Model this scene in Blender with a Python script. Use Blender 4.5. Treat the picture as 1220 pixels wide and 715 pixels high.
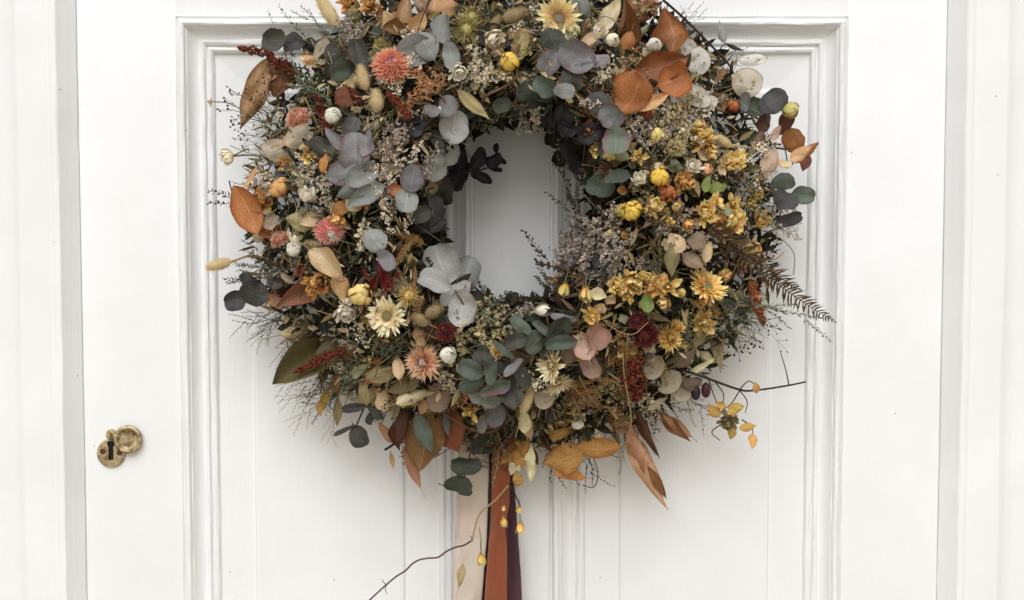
import bpy, bmesh, math, random
from mathutils import Vector, Matrix, noise

# ------------------------------------------------------------------ camera, sky, sun, exposure
for o in list(bpy.data.objects): bpy.data.objects.remove(o, do_unlink=True)
scene = bpy.context.scene
COL = scene.collection
S = 0.0008                    # metres per photo pixel on the door face
D = 1.6                       # camera distance
TH = math.radians(4.2)        # camera looks slightly down
F = D / S
CAM = Vector((0, -D*math.cos(TH), D*math.sin(TH)))
FWD = Vector((0, math.cos(TH), -math.sin(TH))); UPV = Vector((0, math.sin(TH), math.cos(TH))); RGT = Vector((1, 0, 0))
cam = bpy.data.cameras.new('camera'); camo = bpy.data.objects.new('camera', cam); COL.objects.link(camo)
camo.location = CAM; camo.rotation_euler = (math.pi/2 - TH, 0, 0)
cam.sensor_width = 36; cam.lens = 36*F/1220; cam.clip_end = 200; cam.clip_start = 0.02
scene.camera = camo
scene.render.resolution_x = 1024; scene.render.resolution_y = 600

SUN_EL, SUN_AZ = math.radians(48), math.radians(-8)     # from the front, above, a little to the left
w = bpy.data.worlds.new('World'); scene.world = w; w.use_nodes = True
nt = w.node_tree; nt.nodes.clear()
sky = nt.nodes.new('ShaderNodeTexSky'); sky.sky_type = 'NISHITA'; sky.sun_disc = False
sky.sun_elevation = SUN_EL; sky.sun_rotation = math.pi + SUN_AZ
sky.air_density = 1.0; sky.dust_density = 0.6
hs = nt.nodes.new('ShaderNodeHueSaturation'); hs.inputs['Saturation'].default_value = 0.03   # milky overcast
bg = nt.nodes.new('ShaderNodeBackground'); bg.inputs['Strength'].default_value = 0.062
wo = nt.nodes.new('ShaderNodeOutputWorld')
nt.links.new(sky.outputs[0], hs.inputs['Color']); wt = nt.nodes.new('ShaderNodeMix'); wt.data_type = 'RGBA'; wt.blend_type = 'MULTIPLY'; wt.inputs[0].default_value = 1; wt.inputs[7].default_value = (1, .96, .88, 1)
nt.links.new(hs.outputs[0], wt.inputs[6]); nt.links.new(wt.outputs[2], bg.inputs[0]); nt.links.new(bg.outputs[0], wo.inputs[0])
sl = bpy.data.lights.new('sun', 'SUN'); sl.energy = 1.5; sl.angle = math.radians(48); sl.color = (.97, 1, 1.06)
so = bpy.data.objects.new('sun', sl); COL.objects.link(so)
sdir = Vector((math.sin(SUN_AZ)*math.cos(SUN_EL), -math.cos(SUN_AZ)*math.cos(SUN_EL), math.sin(SUN_EL)))
so.rotation_euler = sdir.to_track_quat('Z', 'Y').to_euler(); so.location = sdir*3
vs = scene.view_settings; vs.view_transform = 'Standard'; vs.look = 'None'; vs.gamma = 1; vs.exposure = 0.86; vs.use_curve_mapping = False
scene.render.engine = 'CYCLES'

# ------------------------------------------------------------------ helpers
R = random.Random(7)
def P(px, py, h=0.0):
    """point that stands h metres in front of the door face, seen at photo pixel (px, py)"""
    d = FWD*F + RGT*(px-610) + UPV*(357.5-py)
    return CAM + d*((-h - CAM.y)/d.y)
def X(px): return (px-610)*S
def Z(py): return P(610, py, 0).z
def lin(c, k=1.0):
    return tuple(min(1, k*(((v/255+.055)/1.055)**2.4 if v > 10 else v/255/12.92)) for v in c) + (1,)

class MB:
    def __init__(s): s.v = []; s.f = []; s.uv = []; s.rn = []; s.mi = []
    def add(s, vs, fs, uvs=None, rn=0.5, mi=0):
        b = len(s.v); s.v += [tuple(v) for v in vs]
        s.uv += uvs if uvs else [(0.5, 0.5)]*len(vs); s.rn += [rn]*len(vs)
        s.f += [tuple(b+i for i in f) for f in fs]; s.mi += [mi]*len(fs)
    def tube(s, pts, r, n=5, mi=0, r1=None, rn=0.5):
        pts = [Vector(p) for p in pts]; m = len(pts); r1 = r if r1 is None else r1
        vs = []; fs = []; uv = []
        for i, p in enumerate(pts):
            t = (pts[min(i+1, m-1)] - pts[max(i-1, 0)])
            if t.length < 1e-9: t = Vector((0, 0, 1))
            t.normalize()
            a = t.orthogonal() if i == 0 else (a - t*a.dot(t))
            if a.length < 1e-6: a = t.orthogonal()
            a.normalize(); b = t.cross(a)
            rr = r + (r1-r)*i/(m-1)
            for k in range(n):
                q = 2*math.pi*k/n; vs.append(p + (a*math.cos(q)+b*math.sin(q))*rr); uv.append((k/n, i/(m-1)))
        for i in range(m-1):
            for k in range(n):
                k2 = (k+1) % n; fs.append((i*n+k, i*n+k2, (i+1)*n+k2, (i+1)*n+k))
        fs.append(tuple(range(n-1, -1, -1))); fs.append(tuple((m-1)*n+k for k in range(n)))
        s.add(vs, fs, uv, rn, mi)
    def ball(s, c, rx, ry=None, rz=None, seg=8, rings=6, mi=0, rn=0.5):
        ry = rx if ry is None else ry; rz = rx if rz is None else rz; c = Vector(c)
        vs = [c+Vector((0, 0, rz))]; uv = [(0.5, 1)]
        for i in range(1, rings):
            a = math.pi*i/rings
            for k in range(seg):
                q = 2*math.pi*k/seg
                vs.append(c+Vector((rx*math.sin(a)*math.cos(q), ry*math.sin(a)*math.sin(q), rz*math.cos(a)))); uv.append((k/seg, 1-i/rings))
        vs.append(c-Vector((0, 0, rz))); uv.append((0.5, 0)); L = len(vs)-1
        fs = [(0, 1+k, 1+(k+1) % seg) for k in range(seg)]
        for i in range(rings-2):
            for k in range(seg):
                a = 1+i*seg; k2 = (k+1) % seg; fs.append((a+k, a+seg+k, a+seg+k2, a+k2))
        a = 1+(rings-2)*seg
        fs += [(a+k, L, a+(k+1) % seg) for k in range(seg)]
        s.add(vs, fs, uv, rn, mi)
    def mesh(s, name, mats=(), smooth=True):
        m = bpy.data.meshes.new(name); m.from_pydata(s.v, [], s.f)
        ul = m.uv_layers.new(name='UVMap'); idx = [0]*len(m.loops); m.loops.foreach_get('vertex_index', idx)
        flat = [c for i in idx for c in s.uv[i]]; ul.data.foreach_set('uv', flat)
        at = m.attributes.new('rnd', 'FLOAT', 'POINT'); at.data.foreach_set('value', s.rn)
        m.polygons.foreach_set('material_index', s.mi)
        if smooth: m.polygons.foreach_set('use_smooth', [True]*len(m.polygons))
        for mt in mats: m.materials.append(mt)
        m.update(); return m

def obj(name, mesh, parent=None, loc=(0, 0, 0), rot=None, scale=None, mats=None, label=None, kind=None):
    o = bpy.data.objects.new(name, mesh); COL.objects.link(o)
    if rot is not None: o.rotation_mode = 'QUATERNION'; o.rotation_quaternion = rot
    if scale is not None: o.scale = scale
    o.location = loc
    if parent: o.parent = parent
    if mats:
        for i, mt in enumerate(mats):
            o.material_slots[i].link = 'OBJECT'; o.material_slots[i].material = mt
    if label: o['label'] = label
    if kind: o['kind'] = kind
    return o
def tag(o, label, cat): o['label'] = label; o['category'] = cat

# ------------------------------------------------------------------ materials
def newmat(name):
    m = bpy.data.materials.new(name); m.use_nodes = True; t = m.node_tree; t.nodes.clear()
    out = t.nodes.new('ShaderNodeOutputMaterial'); b = t.nodes.new('ShaderNodeBsdfPrincipled')
    t.links.new(b.outputs[0], out.inputs[0]); return m, t, b, out
def N(t, ty, **kw):
    n = t.nodes.new(ty)
    for k, v in kw.items(): setattr(n, k, v)
    return n
def math_(t, op, a, b=None, c=None, clamp=False):
    n = N(t, 'ShaderNodeMath', operation=op); n.use_clamp = clamp
    for i, v in enumerate((a, b, c)):
        if v is None: continue
        if isinstance(v, (int, float)): n.inputs[i].default_value = v
        else: t.links.new(v, n.inputs[i])
    return n.outputs[0]
def mixc(t, fac, a, b, mode='MIX'):
    n = N(t, 'ShaderNodeMix', data_type='RGBA', blend_type=mode)
    for i, v in ((0, fac), (6, a), (7, b)):
        if isinstance(v, (int, float)): n.inputs[i].default_value = v
        elif isinstance(v, tuple): n.inputs[i].default_value = v
        else: t.links.new(v, n.inputs[i])
    return n.outputs[2]
def noise_(t, scale, detail=3, rough=0.55, vec=None):
    n = N(t, 'ShaderNodeTexNoise'); n.inputs['Scale'].default_value = scale
    n.inputs['Detail'].default_value = detail; n.inputs['Roughness'].default_value = rough
    if vec: t.links.new(vec, n.inputs['Vector'])
    return n.outputs[0]
def bump_(t, b, h, dist, strength=1.0):
    n = N(t, 'ShaderNodeBump'); n.inputs['Distance'].default_value = dist; n.inputs['Strength'].default_value = strength
    t.links.new(h, n.inputs['Height']); t.links.new(n.outputs[0], b.inputs['Normal'])
def thin(t, b, out, col, amount):
    """leaf or petal tissue: part of the light passes through"""
    tr = N(t, 'ShaderNodeBsdfTranslucent'); t.links.new(col, tr.inputs[0])
    mx = N(t, 'ShaderNodeMixShader'); mx.inputs[0].default_value = amount
    t.links.new(b.outputs[0], mx.inputs[1]); t.links.new(tr.outputs[0], mx.inputs[2]); t.links.new(mx.outputs[0], out.inputs[0])

def paint_mat():
    m, t, b, out = newmat('white_door_paint')
    geo = N(t, 'ShaderNodeNewGeometry').outputs['Position']
    n1 = noise_(t, 9, 4, .6, geo); n2 = noise_(t, 260, 3, .6, geo)
    mp = N(t, 'ShaderNodeMapping'); mp.inputs['Scale'].default_value = (420, 60, 14); t.links.new(geo, mp.inputs[0])
    n3 = noise_(t, 1.0, 3, .6, mp.outputs[0])                         # vertical brush marks
    r = N(t, 'ShaderNodeValToRGB'); r.color_ramp.elements[0].position = .3; r.color_ramp.elements[1].position = .7
    r.color_ramp.elements[0].color = (.79, .785, .77, 1); r.color_ramp.elements[1].color = (.84, .84, .83, 1)
    t.links.new(n1, r.inputs[0])
    sg = N(t, 'ShaderNodeSeparateXYZ'); t.links.new(geo, sg.inputs[0]); cg = N(t, 'ShaderNodeCombineXYZ'); t.links.new(sg.outputs[0], cg.inputs[0]); t.links.new(sg.outputs[2], cg.inputs[1])
    vo = N(t, 'ShaderNodeTexVoronoi', voronoi_dimensions='2D'); vo.inputs['Scale'].default_value = 8; t.links.new(cg.outputs[0], vo.inputs['Vector'])
    sp = math_(t, 'LESS_THAN', math_(t, 'ADD', vo.outputs['Distance'], math_(t, 'MULTIPLY', math_(t, 'SUBTRACT', n2, .5), .012)), 0.0062)          # a few tiny chips in the old paint
    gate = math_(t, 'GREATER_THAN', N(t, 'ShaderNodeSeparateColor').outputs[0], 0.5)
    sc = gate.node.inputs[0].links[0].from_node; t.links.new(vo.outputs['Color'], sc.inputs[0])
    sp = math_(t, 'MULTIPLY', sp, gate)
    c = mixc(t, math_(t, 'MULTIPLY', sp, .6), r.outputs[0], (.30, .28, .25, 1))
    t.links.new(c, b.inputs['Base Color']); b.inputs['Roughness'].default_value = .36
    hh = math_(t, 'ADD', math_(t, 'MULTIPLY', n2, .35), n3)
    hh = math_(t, 'SUBTRACT', hh, math_(t, 'MULTIPLY', sp, 1.0))
    bump_(t, b, hh, .00032, .8)
    return m
PAINT = paint_mat()

def sat(c, f=.93, g=1.0):
    l = .3*c[0]+.59*c[1]+.11*c[2]; return tuple(max(0, min(252, g*(l+(v-l)*f))) for v in c)
def leaf_mat(name, base, edge=None, k=1.0, vein=.42, trans=.24, rough=.44, mott=.4):
    euc = name[5:] in ('grey', 'silver', 'green', 'twotone', 'deep', 'dark', 'black', 'purple', 'lilac', 'plum'); k *= .92 if euc else 1.3
    base, edge = (sat(base, 1.0 if euc else 1.04, 1), sat(edge, 1.1, 1) if edge else None)
    m, t, b, out = newmat(name); base = lin(base, k); edge = lin(edge, k) if edge else base
    uv = N(t, 'ShaderNodeUVMap').outputs[0]; sx = N(t, 'ShaderNodeSeparateXYZ'); t.links.new(uv, sx.inputs[0])
    u, v = sx.outputs[0], sx.outputs[1]
    e = math_(t, 'ABSOLUTE', math_(t, 'SUBTRACT', math_(t, 'MULTIPLY', u, 2), 1))
    tc = N(t, 'ShaderNodeTexCoord').outputs['Object']; oi = N(t, 'ShaderNodeObjectInfo')
    va = N(t, 'ShaderNodeVectorMath', operation='ADD'); t.links.new(tc, va.inputs[0])
    rv = N(t, 'ShaderNodeCombineXYZ'); t.links.new(math_(t, 'MULTIPLY', oi.outputs['Random'], 40), rv.inputs[0]); t.links.new(rv.outputs[0], va.inputs[1])
    n1 = noise_(t, 3.2, 4, .6, va.outputs[0]); n2 = noise_(t, 22, 3, .6, va.outputs[0])
    ef = math_(t, 'ADD', e, math_(t, 'MULTIPLY', math_(t, 'SUBTRACT', n1, .5), 1.0))
    mr = N(t, 'ShaderNodeMapRange'); mr.inputs[1].default_value = .68; mr.inputs[2].default_value = 1.0; t.links.new(ef, mr.inputs[0])
    c = mixc(t, mr.outputs[0], base, edge)
    # mottling
    lo = tuple(x*(1-mott) for x in base[:3])+(1,)
    mm = N(t, 'ShaderNodeMapRange'); mm.inputs[1].default_value = .45; mm.inputs[2].default_value = .75; t.links.new(n2, mm.inputs[0])
    c = mixc(t, math_(t, 'MULTIPLY', mm.outputs[0], .75), c, lo)
    n4 = noise_(t, 7.5, 5, .7, va.outputs[0]); bl = N(t, 'ShaderNodeMapRange'); bl.inputs[1].default_value = .56; bl.inputs[2].default_value = .70; t.links.new(n4, bl.inputs[0])
    c = mixc(t, math_(t, 'MULTIPLY', bl.outputs[0], .25+mott*.6), c, (base[0]*.42, base[1]*.34, base[2]*.28, 1))     # dried blotches
    # midrib and side veins, a slightly paler tissue
    mid = math_(t, 'LESS_THAN', e, .045)
    sv = math_(t, 'SINE', math_(t, 'MULTIPLY', math_(t, 'SUBTRACT', math_(t, 'MULTIPLY', v, 9), math_(t, 'MULTIPLY', e, 3.2)), 6.283))
    sv = math_(t, 'GREATER_THAN', sv, .93)
    vf = math_(t, 'MULTIPLY', math_(t, 'MAXIMUM', mid, math_(t, 'MULTIPLY', sv, .45)), vein)
    pale = tuple(min(1, x*1.5+.06) for x in base[:3])+(1,)
    c = mixc(t, vf, c, pale)
    hsv = N(t, 'ShaderNodeHueSaturation'); t.links.new(c, hsv.inputs['Color'])
    t.links.new(math_(t, 'ADD', math_(t, 'MULTIPLY', oi.outputs['Random'], .5), .75), hsv.inputs['Value'])
    rr = math_(t, 'FRACT', math_(t, 'MULTIPLY', oi.outputs['Random'], 17.3))
    t.links.new(math_(t, 'ADD', math_(t, 'MULTIPLY', rr, .022), .492), hsv.inputs['Hue'])
    t.links.new(hsv.outputs[0], b.inputs['Base Color']); b.inputs['Roughness'].default_value = rough
    b.inputs['Specular IOR Level'].default_value = .35
    hh = math_(t, 'ADD', math_(t, 'MULTIPLY', n2, .5), math_(t, 'MULTIPLY', vf, -2.0))
    bump_(t, b, hh, .0016, .8)
    thin(t, b, out, hsv.outputs[0], trans)
    return m

def petal_mat(name, c0, c1, c2, k=1.0, trans=.22, p1=.5, var=.35, rough=.6):  # dark base tones also carry painted shade inside the flower heads
    """papery petal: c0 at the base, c1 halfway, c2 at the tip"""
    m, t, b, out = newmat(name); c0, c1, c2 = sat(c0), sat(c1), sat(c2); k *= 1.32
    uv = N(t, 'ShaderNodeUVMap').outputs[0]; sx = N(t, 'ShaderNodeSeparateXYZ'); t.links.new(uv, sx.inputs[0])
    r = N(t, 'ShaderNodeValToRGB'); el = r.color_ramp.elements
    el[0].color = lin(c0, k); el[1].color = lin(c2, k); e = el.new(p1); e.color = lin(c1, k)
    t.links.new(sx.outputs[1], r.inputs[0])
    at = N(t, 'ShaderNodeAttribute', attribute_name='rnd').outputs['Fac']; oi = N(t, 'ShaderNodeObjectInfo').outputs['Random']
    hsv = N(t, 'ShaderNodeHueSaturation'); t.links.new(r.outputs[0], hsv.inputs['Color'])
    q = math_(t, 'ADD', math_(t, 'MULTIPLY', at, var), math_(t, 'MULTIPLY', oi, .16))
    t.links.new(math_(t, 'ADD', q, 1-var/2-.08), hsv.inputs['Value'])
    t.links.new(math_(t, 'ADD', math_(t, 'MULTIPLY', math_(t, 'FRACT', math_(t, 'MULTIPLY', at, 7.7)), .03), .485), hsv.inputs['Hue'])
    tc = N(t, 'ShaderNodeTexCoord').outputs['Object']; n2 = noise_(t, 14, 3, .6, tc)
    st = math_(t, 'SINE', math_(t, 'MULTIPLY', sx.outputs[0], 40))
    c = mixc(t, math_(t, 'MULTIPLY', n2, .22), hsv.outputs[0], tuple(x*.5 for x in lin(c1, k)[:3])+(1,))
    t.links.new(c, b.inputs['Base Color']); b.inputs['Roughness'].default_value = rough; b.inputs['Specular IOR Level'].default_value = .3
    bump_(t, b, math_(t, 'ADD', math_(t, 'MULTIPLY', st, .25), n2), .0006, .5)
    thin(t, b, out, c, trans); return m

def plain_mat(name, c, c2=None, rough=.7, scale=60, k=1.0, trans=0, rnd=True):
    m, t, b, out = newmat(name); tc = N(t, 'ShaderNodeTexCoord').outputs['Object']
    n1 = noise_(t, scale, 3, .6, tc); at = N(t, 'ShaderNodeAttribute', attribute_name='rnd').outputs['Fac']
    f = math_(t, 'ADD', math_(t, 'MULTIPLY', n1, .6), math_(t, 'MULTIPLY', at, .8 if rnd else 0)); f = math_(t, 'SUBTRACT', f, .2, clamp=True)
    cc = mixc(t, f, lin(c, k), lin(c2 or c, k))
    t.links.new(cc, b.inputs['Base Color']); b.inputs['Roughness'].default_value = rough; b.inputs['Specular IOR Level'].default_value = .3
    bump_(t, b, n1, .0006, .5)
    if trans: thin(t, b, out, cc, trans)
    return m

LM = {k: leaf_mat('leaf_'+k, *a[0], **a[1]) for k, a in {
    'grey':   (((154, 156, 150), (138, 136, 134)), {}),
    'silver': (((180, 179, 174), (160, 158, 154)), {}),
    'green':  (((110, 120, 106), (98, 106, 96)), {}),
    'twotone': (((132, 140, 122), (152, 104, 122)), {}),
    'deep':   (((76, 82, 66), (66, 68, 56)), {}),
    'dark':   (((88, 86, 78), (84, 78, 74)), {}),
    'black':  (((46, 46, 45), (40, 38, 38)), dict(trans=.08)),
    'purple': (((142, 140, 138), (126, 100, 110)), {}),
    'lilac':  (((160, 157, 158), (146, 118, 132)), {}),
    'plum':   (((92, 90, 88), (80, 72, 72)), {}),
    'rust':   (((152, 98, 60), (120, 70, 42)), dict(vein=.3, mott=.55)),
    'rustd':  (((116, 64, 40), (94, 50, 32)), dict(vein=.3, mott=.55)),
    'copper': (((160, 116, 88), (134, 92, 68)), dict(mott=.55)),
    'tan':    (((186, 150, 114), (164, 124, 88)), dict(mott=.55)),
    'apricot': (((204, 162, 122), (182, 136, 96)), dict(mott=.55)),
    'beige':  (((216, 190, 152), (202, 170, 130)), {}),
    'cream':  (((228, 214, 176), (214, 196, 150)), dict(trans=.3)),
    'caramel': (((166, 112, 70), (138, 86, 48)), dict(mott=.55)),
    'brown':  (((126, 88, 56), (102, 66, 42)), dict(mott=.55)),
    'brownd': (((88, 54, 38), (70, 42, 30)), {}),
    'dry':    (((150, 118, 84), (110, 76, 50)), dict(mott=.6)),
    'olive':  (((108, 96, 64), (86, 74, 50)), {}),
    'khaki':  (((160, 146, 106), (140, 122, 84)), {}),
    'taupe':  (((132, 112, 94), (112, 92, 78)), {}),
    'rose':   (((170, 144, 126), (150, 114, 98)), {}),
    'roseb':  (((138, 104, 88), (120, 88, 74)), {}),
    'ochre':  (((186, 134, 74), (158, 104, 54)), dict(mott=.55)),
    'orange': (((208, 160, 92), (178, 124, 64)), dict(mott=.55)),
    'maroon': (((100, 54, 44), (80, 42, 34)), {}),
    'sage':   (((146, 148, 118), (130, 130, 102)), {}),
    'leaf':   (((120, 132, 72), (128, 120, 66)), {}),
    'crimson': (((118, 40, 38), (92, 32, 32)), {}),
    'gold':   (((200, 158, 90), (170, 122, 62)), dict(trans=.3)),
}.items()}
PM = {k: petal_mat('petal_'+k, *a[0], **(a[1] if len(a) > 1 else {})) for k, a in {
    'coral':  (((186, 84, 76), (216, 122, 100), (246, 192, 146)),),
    'corali': (((200, 84, 86), (222, 128, 128), (250, 232, 222)),),
    'peachi': (((222, 120, 90), (240, 186, 160), (252, 236, 222)),),
    'peach':  (((216, 112, 82), (236, 176, 132), (244, 204, 170)),),
    'apric':  (((196, 136, 76), (238, 198, 140), (250, 226, 178)),),
    'pinkw':  (((240, 200, 170), (226, 140, 132), (240, 210, 200)),),
    'pinky':  (((196, 142, 84), (214, 150, 124), (236, 192, 166)),),
    'creamd': (((176, 148, 92), (220, 202, 158), (236, 224, 192)),),
    'yellow': (((176, 122, 44), (228, 182, 94), (246, 216, 146)),),
    'crims':  (((66, 20, 22), (102, 34, 34), (152, 78, 70)),),
    'white':  (((222, 206, 170), (240, 230, 206), (246, 240, 224)), dict(var=.15, k=.84)),
    'whitey': (((206, 176, 110), (238, 222, 182), (246, 236, 212)), dict(var=.2, k=.86)),
    'gold':   (((130, 92, 38), (210, 168, 90), (240, 210, 142)),),
    'globe':  (((168, 136, 44), (212, 172, 62), (226, 192, 88)), dict(var=.25)),
    'oran':   (((132, 82, 38), (202, 146, 80), (228, 182, 114)),),
    'ygreen': (((120, 108, 60), (166, 150, 84), (200, 184, 120)),),
    'olive':  (((90, 82, 48), (112, 102, 62), (136, 124, 84)),),
    'rustp':  (((110, 52, 26), (168, 84, 44), (190, 112, 66)),),
    'statw':  (((180, 160, 130), (222, 208, 186), (238, 230, 216)), dict(var=.5)),
    'statg':  (((128, 110, 96), (176, 162, 148), (204, 194, 182)), dict(var=.6)),
    'statb':  (((130, 84, 50), (194, 138, 92), (220, 176, 130)), dict(var=.5)),
    'staty':  (((136, 122, 84), (188, 172, 126), (224, 212, 176)), dict(var=.5)),
    'amar':   (((60, 20, 14), (106, 38, 24), (128, 56, 36)), dict(var=.6)),
    'amard':  (((58, 16, 14), (102, 32, 26), (124, 50, 38)), dict(var=.6)),
}.items()}
STEMD = plain_mat('stem_dark_brown', (62, 46, 40), (40, 32, 28))
STEMB = plain_mat('stem_brown', (112, 82, 60), (84, 60, 44))
STEMG = plain_mat('stem_grey_green', (120, 120, 92), (84, 86, 62))
STEMY = plain_mat('stem_straw', (182, 158, 112), (132, 110, 72))
TWIGP = plain_mat('twig_purple_brown', (116, 86, 82), (80, 58, 56))
NEEDG = plain_mat('needle_grey_green', (112, 118, 92), (70, 78, 58), trans=.1)
NEEDS = plain_mat('needle_silver', (158, 156, 136), (100, 100, 80), trans=.1)
NEEDD = plain_mat('needle_dark_green', (58, 66, 46), (34, 40, 28), trans=.1)
NEEDB = plain_mat('needle_brown', (104, 80, 56), (62, 46, 34), trans=.1)
NEEDY = plain_mat('needle_straw', (196, 172, 122), (138, 116, 74), trans=.2)
NEEDO = plain_mat('needle_olive', (138, 128, 84), (92, 86, 54), trans=.15)
GAPSHADE = plain_mat('filler_gap_shade_foliage', (66, 58, 38), (36, 32, 22), trans=.05)  # leaves coloured near black to put shade into the wreath's gaps
BERRY = plain_mat('dark_berry', (58, 46, 42), (34, 28, 28), rough=.5)
BERRYP = plain_mat('plum_pod', (84, 34, 44), (54, 22, 32), rough=.5)
FURM = plain_mat('bunny_tail_fur', (244, 230, 192), (226, 204, 156), trans=.35, rough=.9)
FURT = plain_mat('bunny_tail_tan_fur', (204, 186, 146), (172, 150, 108), trans=.3, rough=.9)
FURG = plain_mat('fern_gold', (176, 134, 78), (124, 86, 44), trans=.2)
FERNB = plain_mat('fern_dark_brown', (104, 80, 54), (66, 50, 34), trans=.1)
CENT = plain_mat('flower_disc', (176, 168, 120), (120, 108, 66), scale=20)
CENTG = plain_mat('flower_disc_pale', (196, 190, 168), (150, 140, 112), scale=20)

def lunaria_mat(name, c, alpha=.35):
    m, t, b, out = newmat(name); tc = N(t, 'ShaderNodeTexCoord').outputs['Object']; n = noise_(t, 5, 4, .65, tc)
    cc = mixc(t, n, lin(c), tuple(x*.72 for x in lin(c)[:3])+(1,))
    t.links.new(cc, b.inputs['Base Color']); b.inputs['Roughness'].default_value = .38; b.inputs['Sheen Weight'].default_value = .3
    bump_(t, b, n, .002, .4)
    tr = N(t, 'ShaderNodeBsdfTranslucent'); t.links.new(cc, tr.inputs[0]); tp = N(t, 'ShaderNodeBsdfTransparent')
    m1 = N(t, 'ShaderNodeMixShader'); m1.inputs[0].default_value = .4; t.links.new(b.outputs[0], m1.inputs[1]); t.links.new(tr.outputs[0], m1.inputs[2])
    m2 = N(t, 'ShaderNodeMixShader'); m2.inputs[0].default_value = alpha; t.links.new(m1.outputs[0], m2.inputs[1]); t.links.new(tp.outputs[0], m2.inputs[2])
    t.links.new(m2.outputs[0], out.inputs[0]); return m
LUNW = lunaria_mat('lunaria_white', (246, 242, 230), .12)
LUNB = lunaria_mat('lunaria_beige', (222, 206, 178), .22)

# ------------------------------------------------------------------ the door and its frame
def wob(p, a=.00022, s=11):   # slight unevenness of old, often painted joinery
    return a*noise.noise(Vector((p[0]*s, p[1]*s*3+5, p[2]*s)))
def slab(x0, x1, z0, z1, y0, y1, bev=.0012, nz=1):
    """board with eased edges; y0 is the face towards the camera"""
    bm = bmesh.new(); bmesh.ops.create_cube(bm, size=1)
    for v in bm.verts: v.co = Vector(((x0+x1)/2+v.co.x*(x1-x0), (y0+y1)/2+v.co.y*(y1-y0), (z0+z1)/2+v.co.z*(z1-z0)))
    if bev: bmesh.ops.bevel(bm, geom=list(bm.edges), offset=bev, segments=2, affect='EDGES', profile=.6)
    return bm
def bm_obj(name, bm, mat, parent, loc=Vector(), label=None, smooth=True, kind=None):
    for v in bm.verts: v.co -= loc
    me = bpy.data.meshes.new(name); bm.normal_update(); bm.to_mesh(me); bm.free(); me.materials.append(mat)
    if smooth:
        me.polygons.foreach_set('use_smooth', [True]*len(me.polygons)); me.set_sharp_from_angle(angle=math.radians(32))
    o = bpy.data.objects.new(name, me); COL.objects.link(o); o.location = loc - (parent.location if parent else Vector())
    if parent: o.parent = parent
    if label: o['label'] = label
    if kind: o['kind'] = kind
    return o

ZT, ZB = Z(-170), Z(1120)            # door leaf top and bottom
DX0, DX1 = X(98), X(1122)
PZ1, PZ0 = Z(20.5), Z(930)           # panel opening
PO = [(X(215), X(564)), (X(656), X(1005))]
door = bpy.data.objects.new('front_door', None); COL.objects.link(door); door.location = (0, 0, ZB)
tag(door, 'white painted panelled wooden door with moulded panels behind the wreath', 'door')
TK = .044
for (a, b) in ((DX0, PO[0][0]), (PO[1][1], DX1)):
    bm_obj('stile', slab(a, b, ZB, ZT, 0, TK, .0004), PAINT, door)
G = .0002
bm_obj('top_rail', slab(PO[0][0]-.002, PO[1][1]+.002, PZ1, ZT-.001, .00025, TK-.0003, 0), PAINT, door)
bm_obj('bottom_rail', slab(PO[0][0]+G, PO[1][1]-G, ZB, PZ0, .0003, TK-.0003, .0006), PAINT, door)
bm_obj('muntin', slab(PO[0][1], PO[1][0], PZ0-.002, PZ1+.002, .0004, TK-.0005, .0003), PAINT, door)

# bolection moulding profile: (offset from the outer edge in photo pixels, height in mm from the stile face)
PROF = [(-1.0, -3.0), (-1.0, .6), (0.5, -1.2), (2.2, -1.0), (3.0, 2.4), (4.2, 3.9), (6.5, 4.6), (8.8, 4.2), (10.3, 2.8), (11.0, 1.2), (12.2, .9),
        (14, -1.6), (17, -4.0), (20.5, -6.0), (24.5, -7.2), (25.8, -7.2), (26.4, -5.8), (28.5, -5.0), (30.8, -5.4), (32.2, -6.6), (32.7, -8.4), (34.0, -8.4),
        (34.8, -7.0), (37, -6.2), (39.5, -6.8), (41.4, -8.6), (42.8, -11.6), (43.2, -15.5)]
def moulding(x0, x1, z0, z1, side):
    bm = bmesh.new(); seg = 260 if side in ('left', 'right') else 110; rows = []
    for u, h in PROF:
        u *= S; h = h*1.3 if h > 0 else (h*1.12 if h > -12 else h); row = []
        for k in range(seg+1):
            f = k/seg
            if side == 'top': p = Vector((x0+u+(x1-x0-2*u)*f, -h*.001, z1-u))
            if side == 'bottom': p = Vector((x0+u+(x1-x0-2*u)*f, -h*.001, z0+u))
            if side == 'left': p = Vector((x0+u, -h*.001, z0+u+(z1-z0-2*u)*f))
            if side == 'right': p = Vector((x1-u, -h*.001, z0+u+(z1-z0-2*u)*f))
            e = 1 if 0 < k < seg else 0
            p.y += e*(.0005*noise.noise(p*34+Vector((u*900, 0, 0)))+.0005*max(0, noise.noise(p*150+Vector((u*2000, 0, 4)))-.25))
            d = e*.0007*noise.noise(p*33+Vector((9, u*700, 3)))
            if side in ('left', 'right'): p.x += d
            else: p.z += d
            row.append(bm.verts.new(p))
        rows.append(row)
    for a, b in zip(rows, rows[1:]):
        for k in range(seg):
            q = [a[k], a[k+1], b[k+1], b[k]]
            bm.faces.new(q)
    bmesh.ops.recalc_face_normals(bm, faces=bm.faces)
    if sum(f.normal.y for f in bm.faces) > 0: bmesh.ops.reverse_faces(bm, faces=bm.faces)
    return bm
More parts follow.
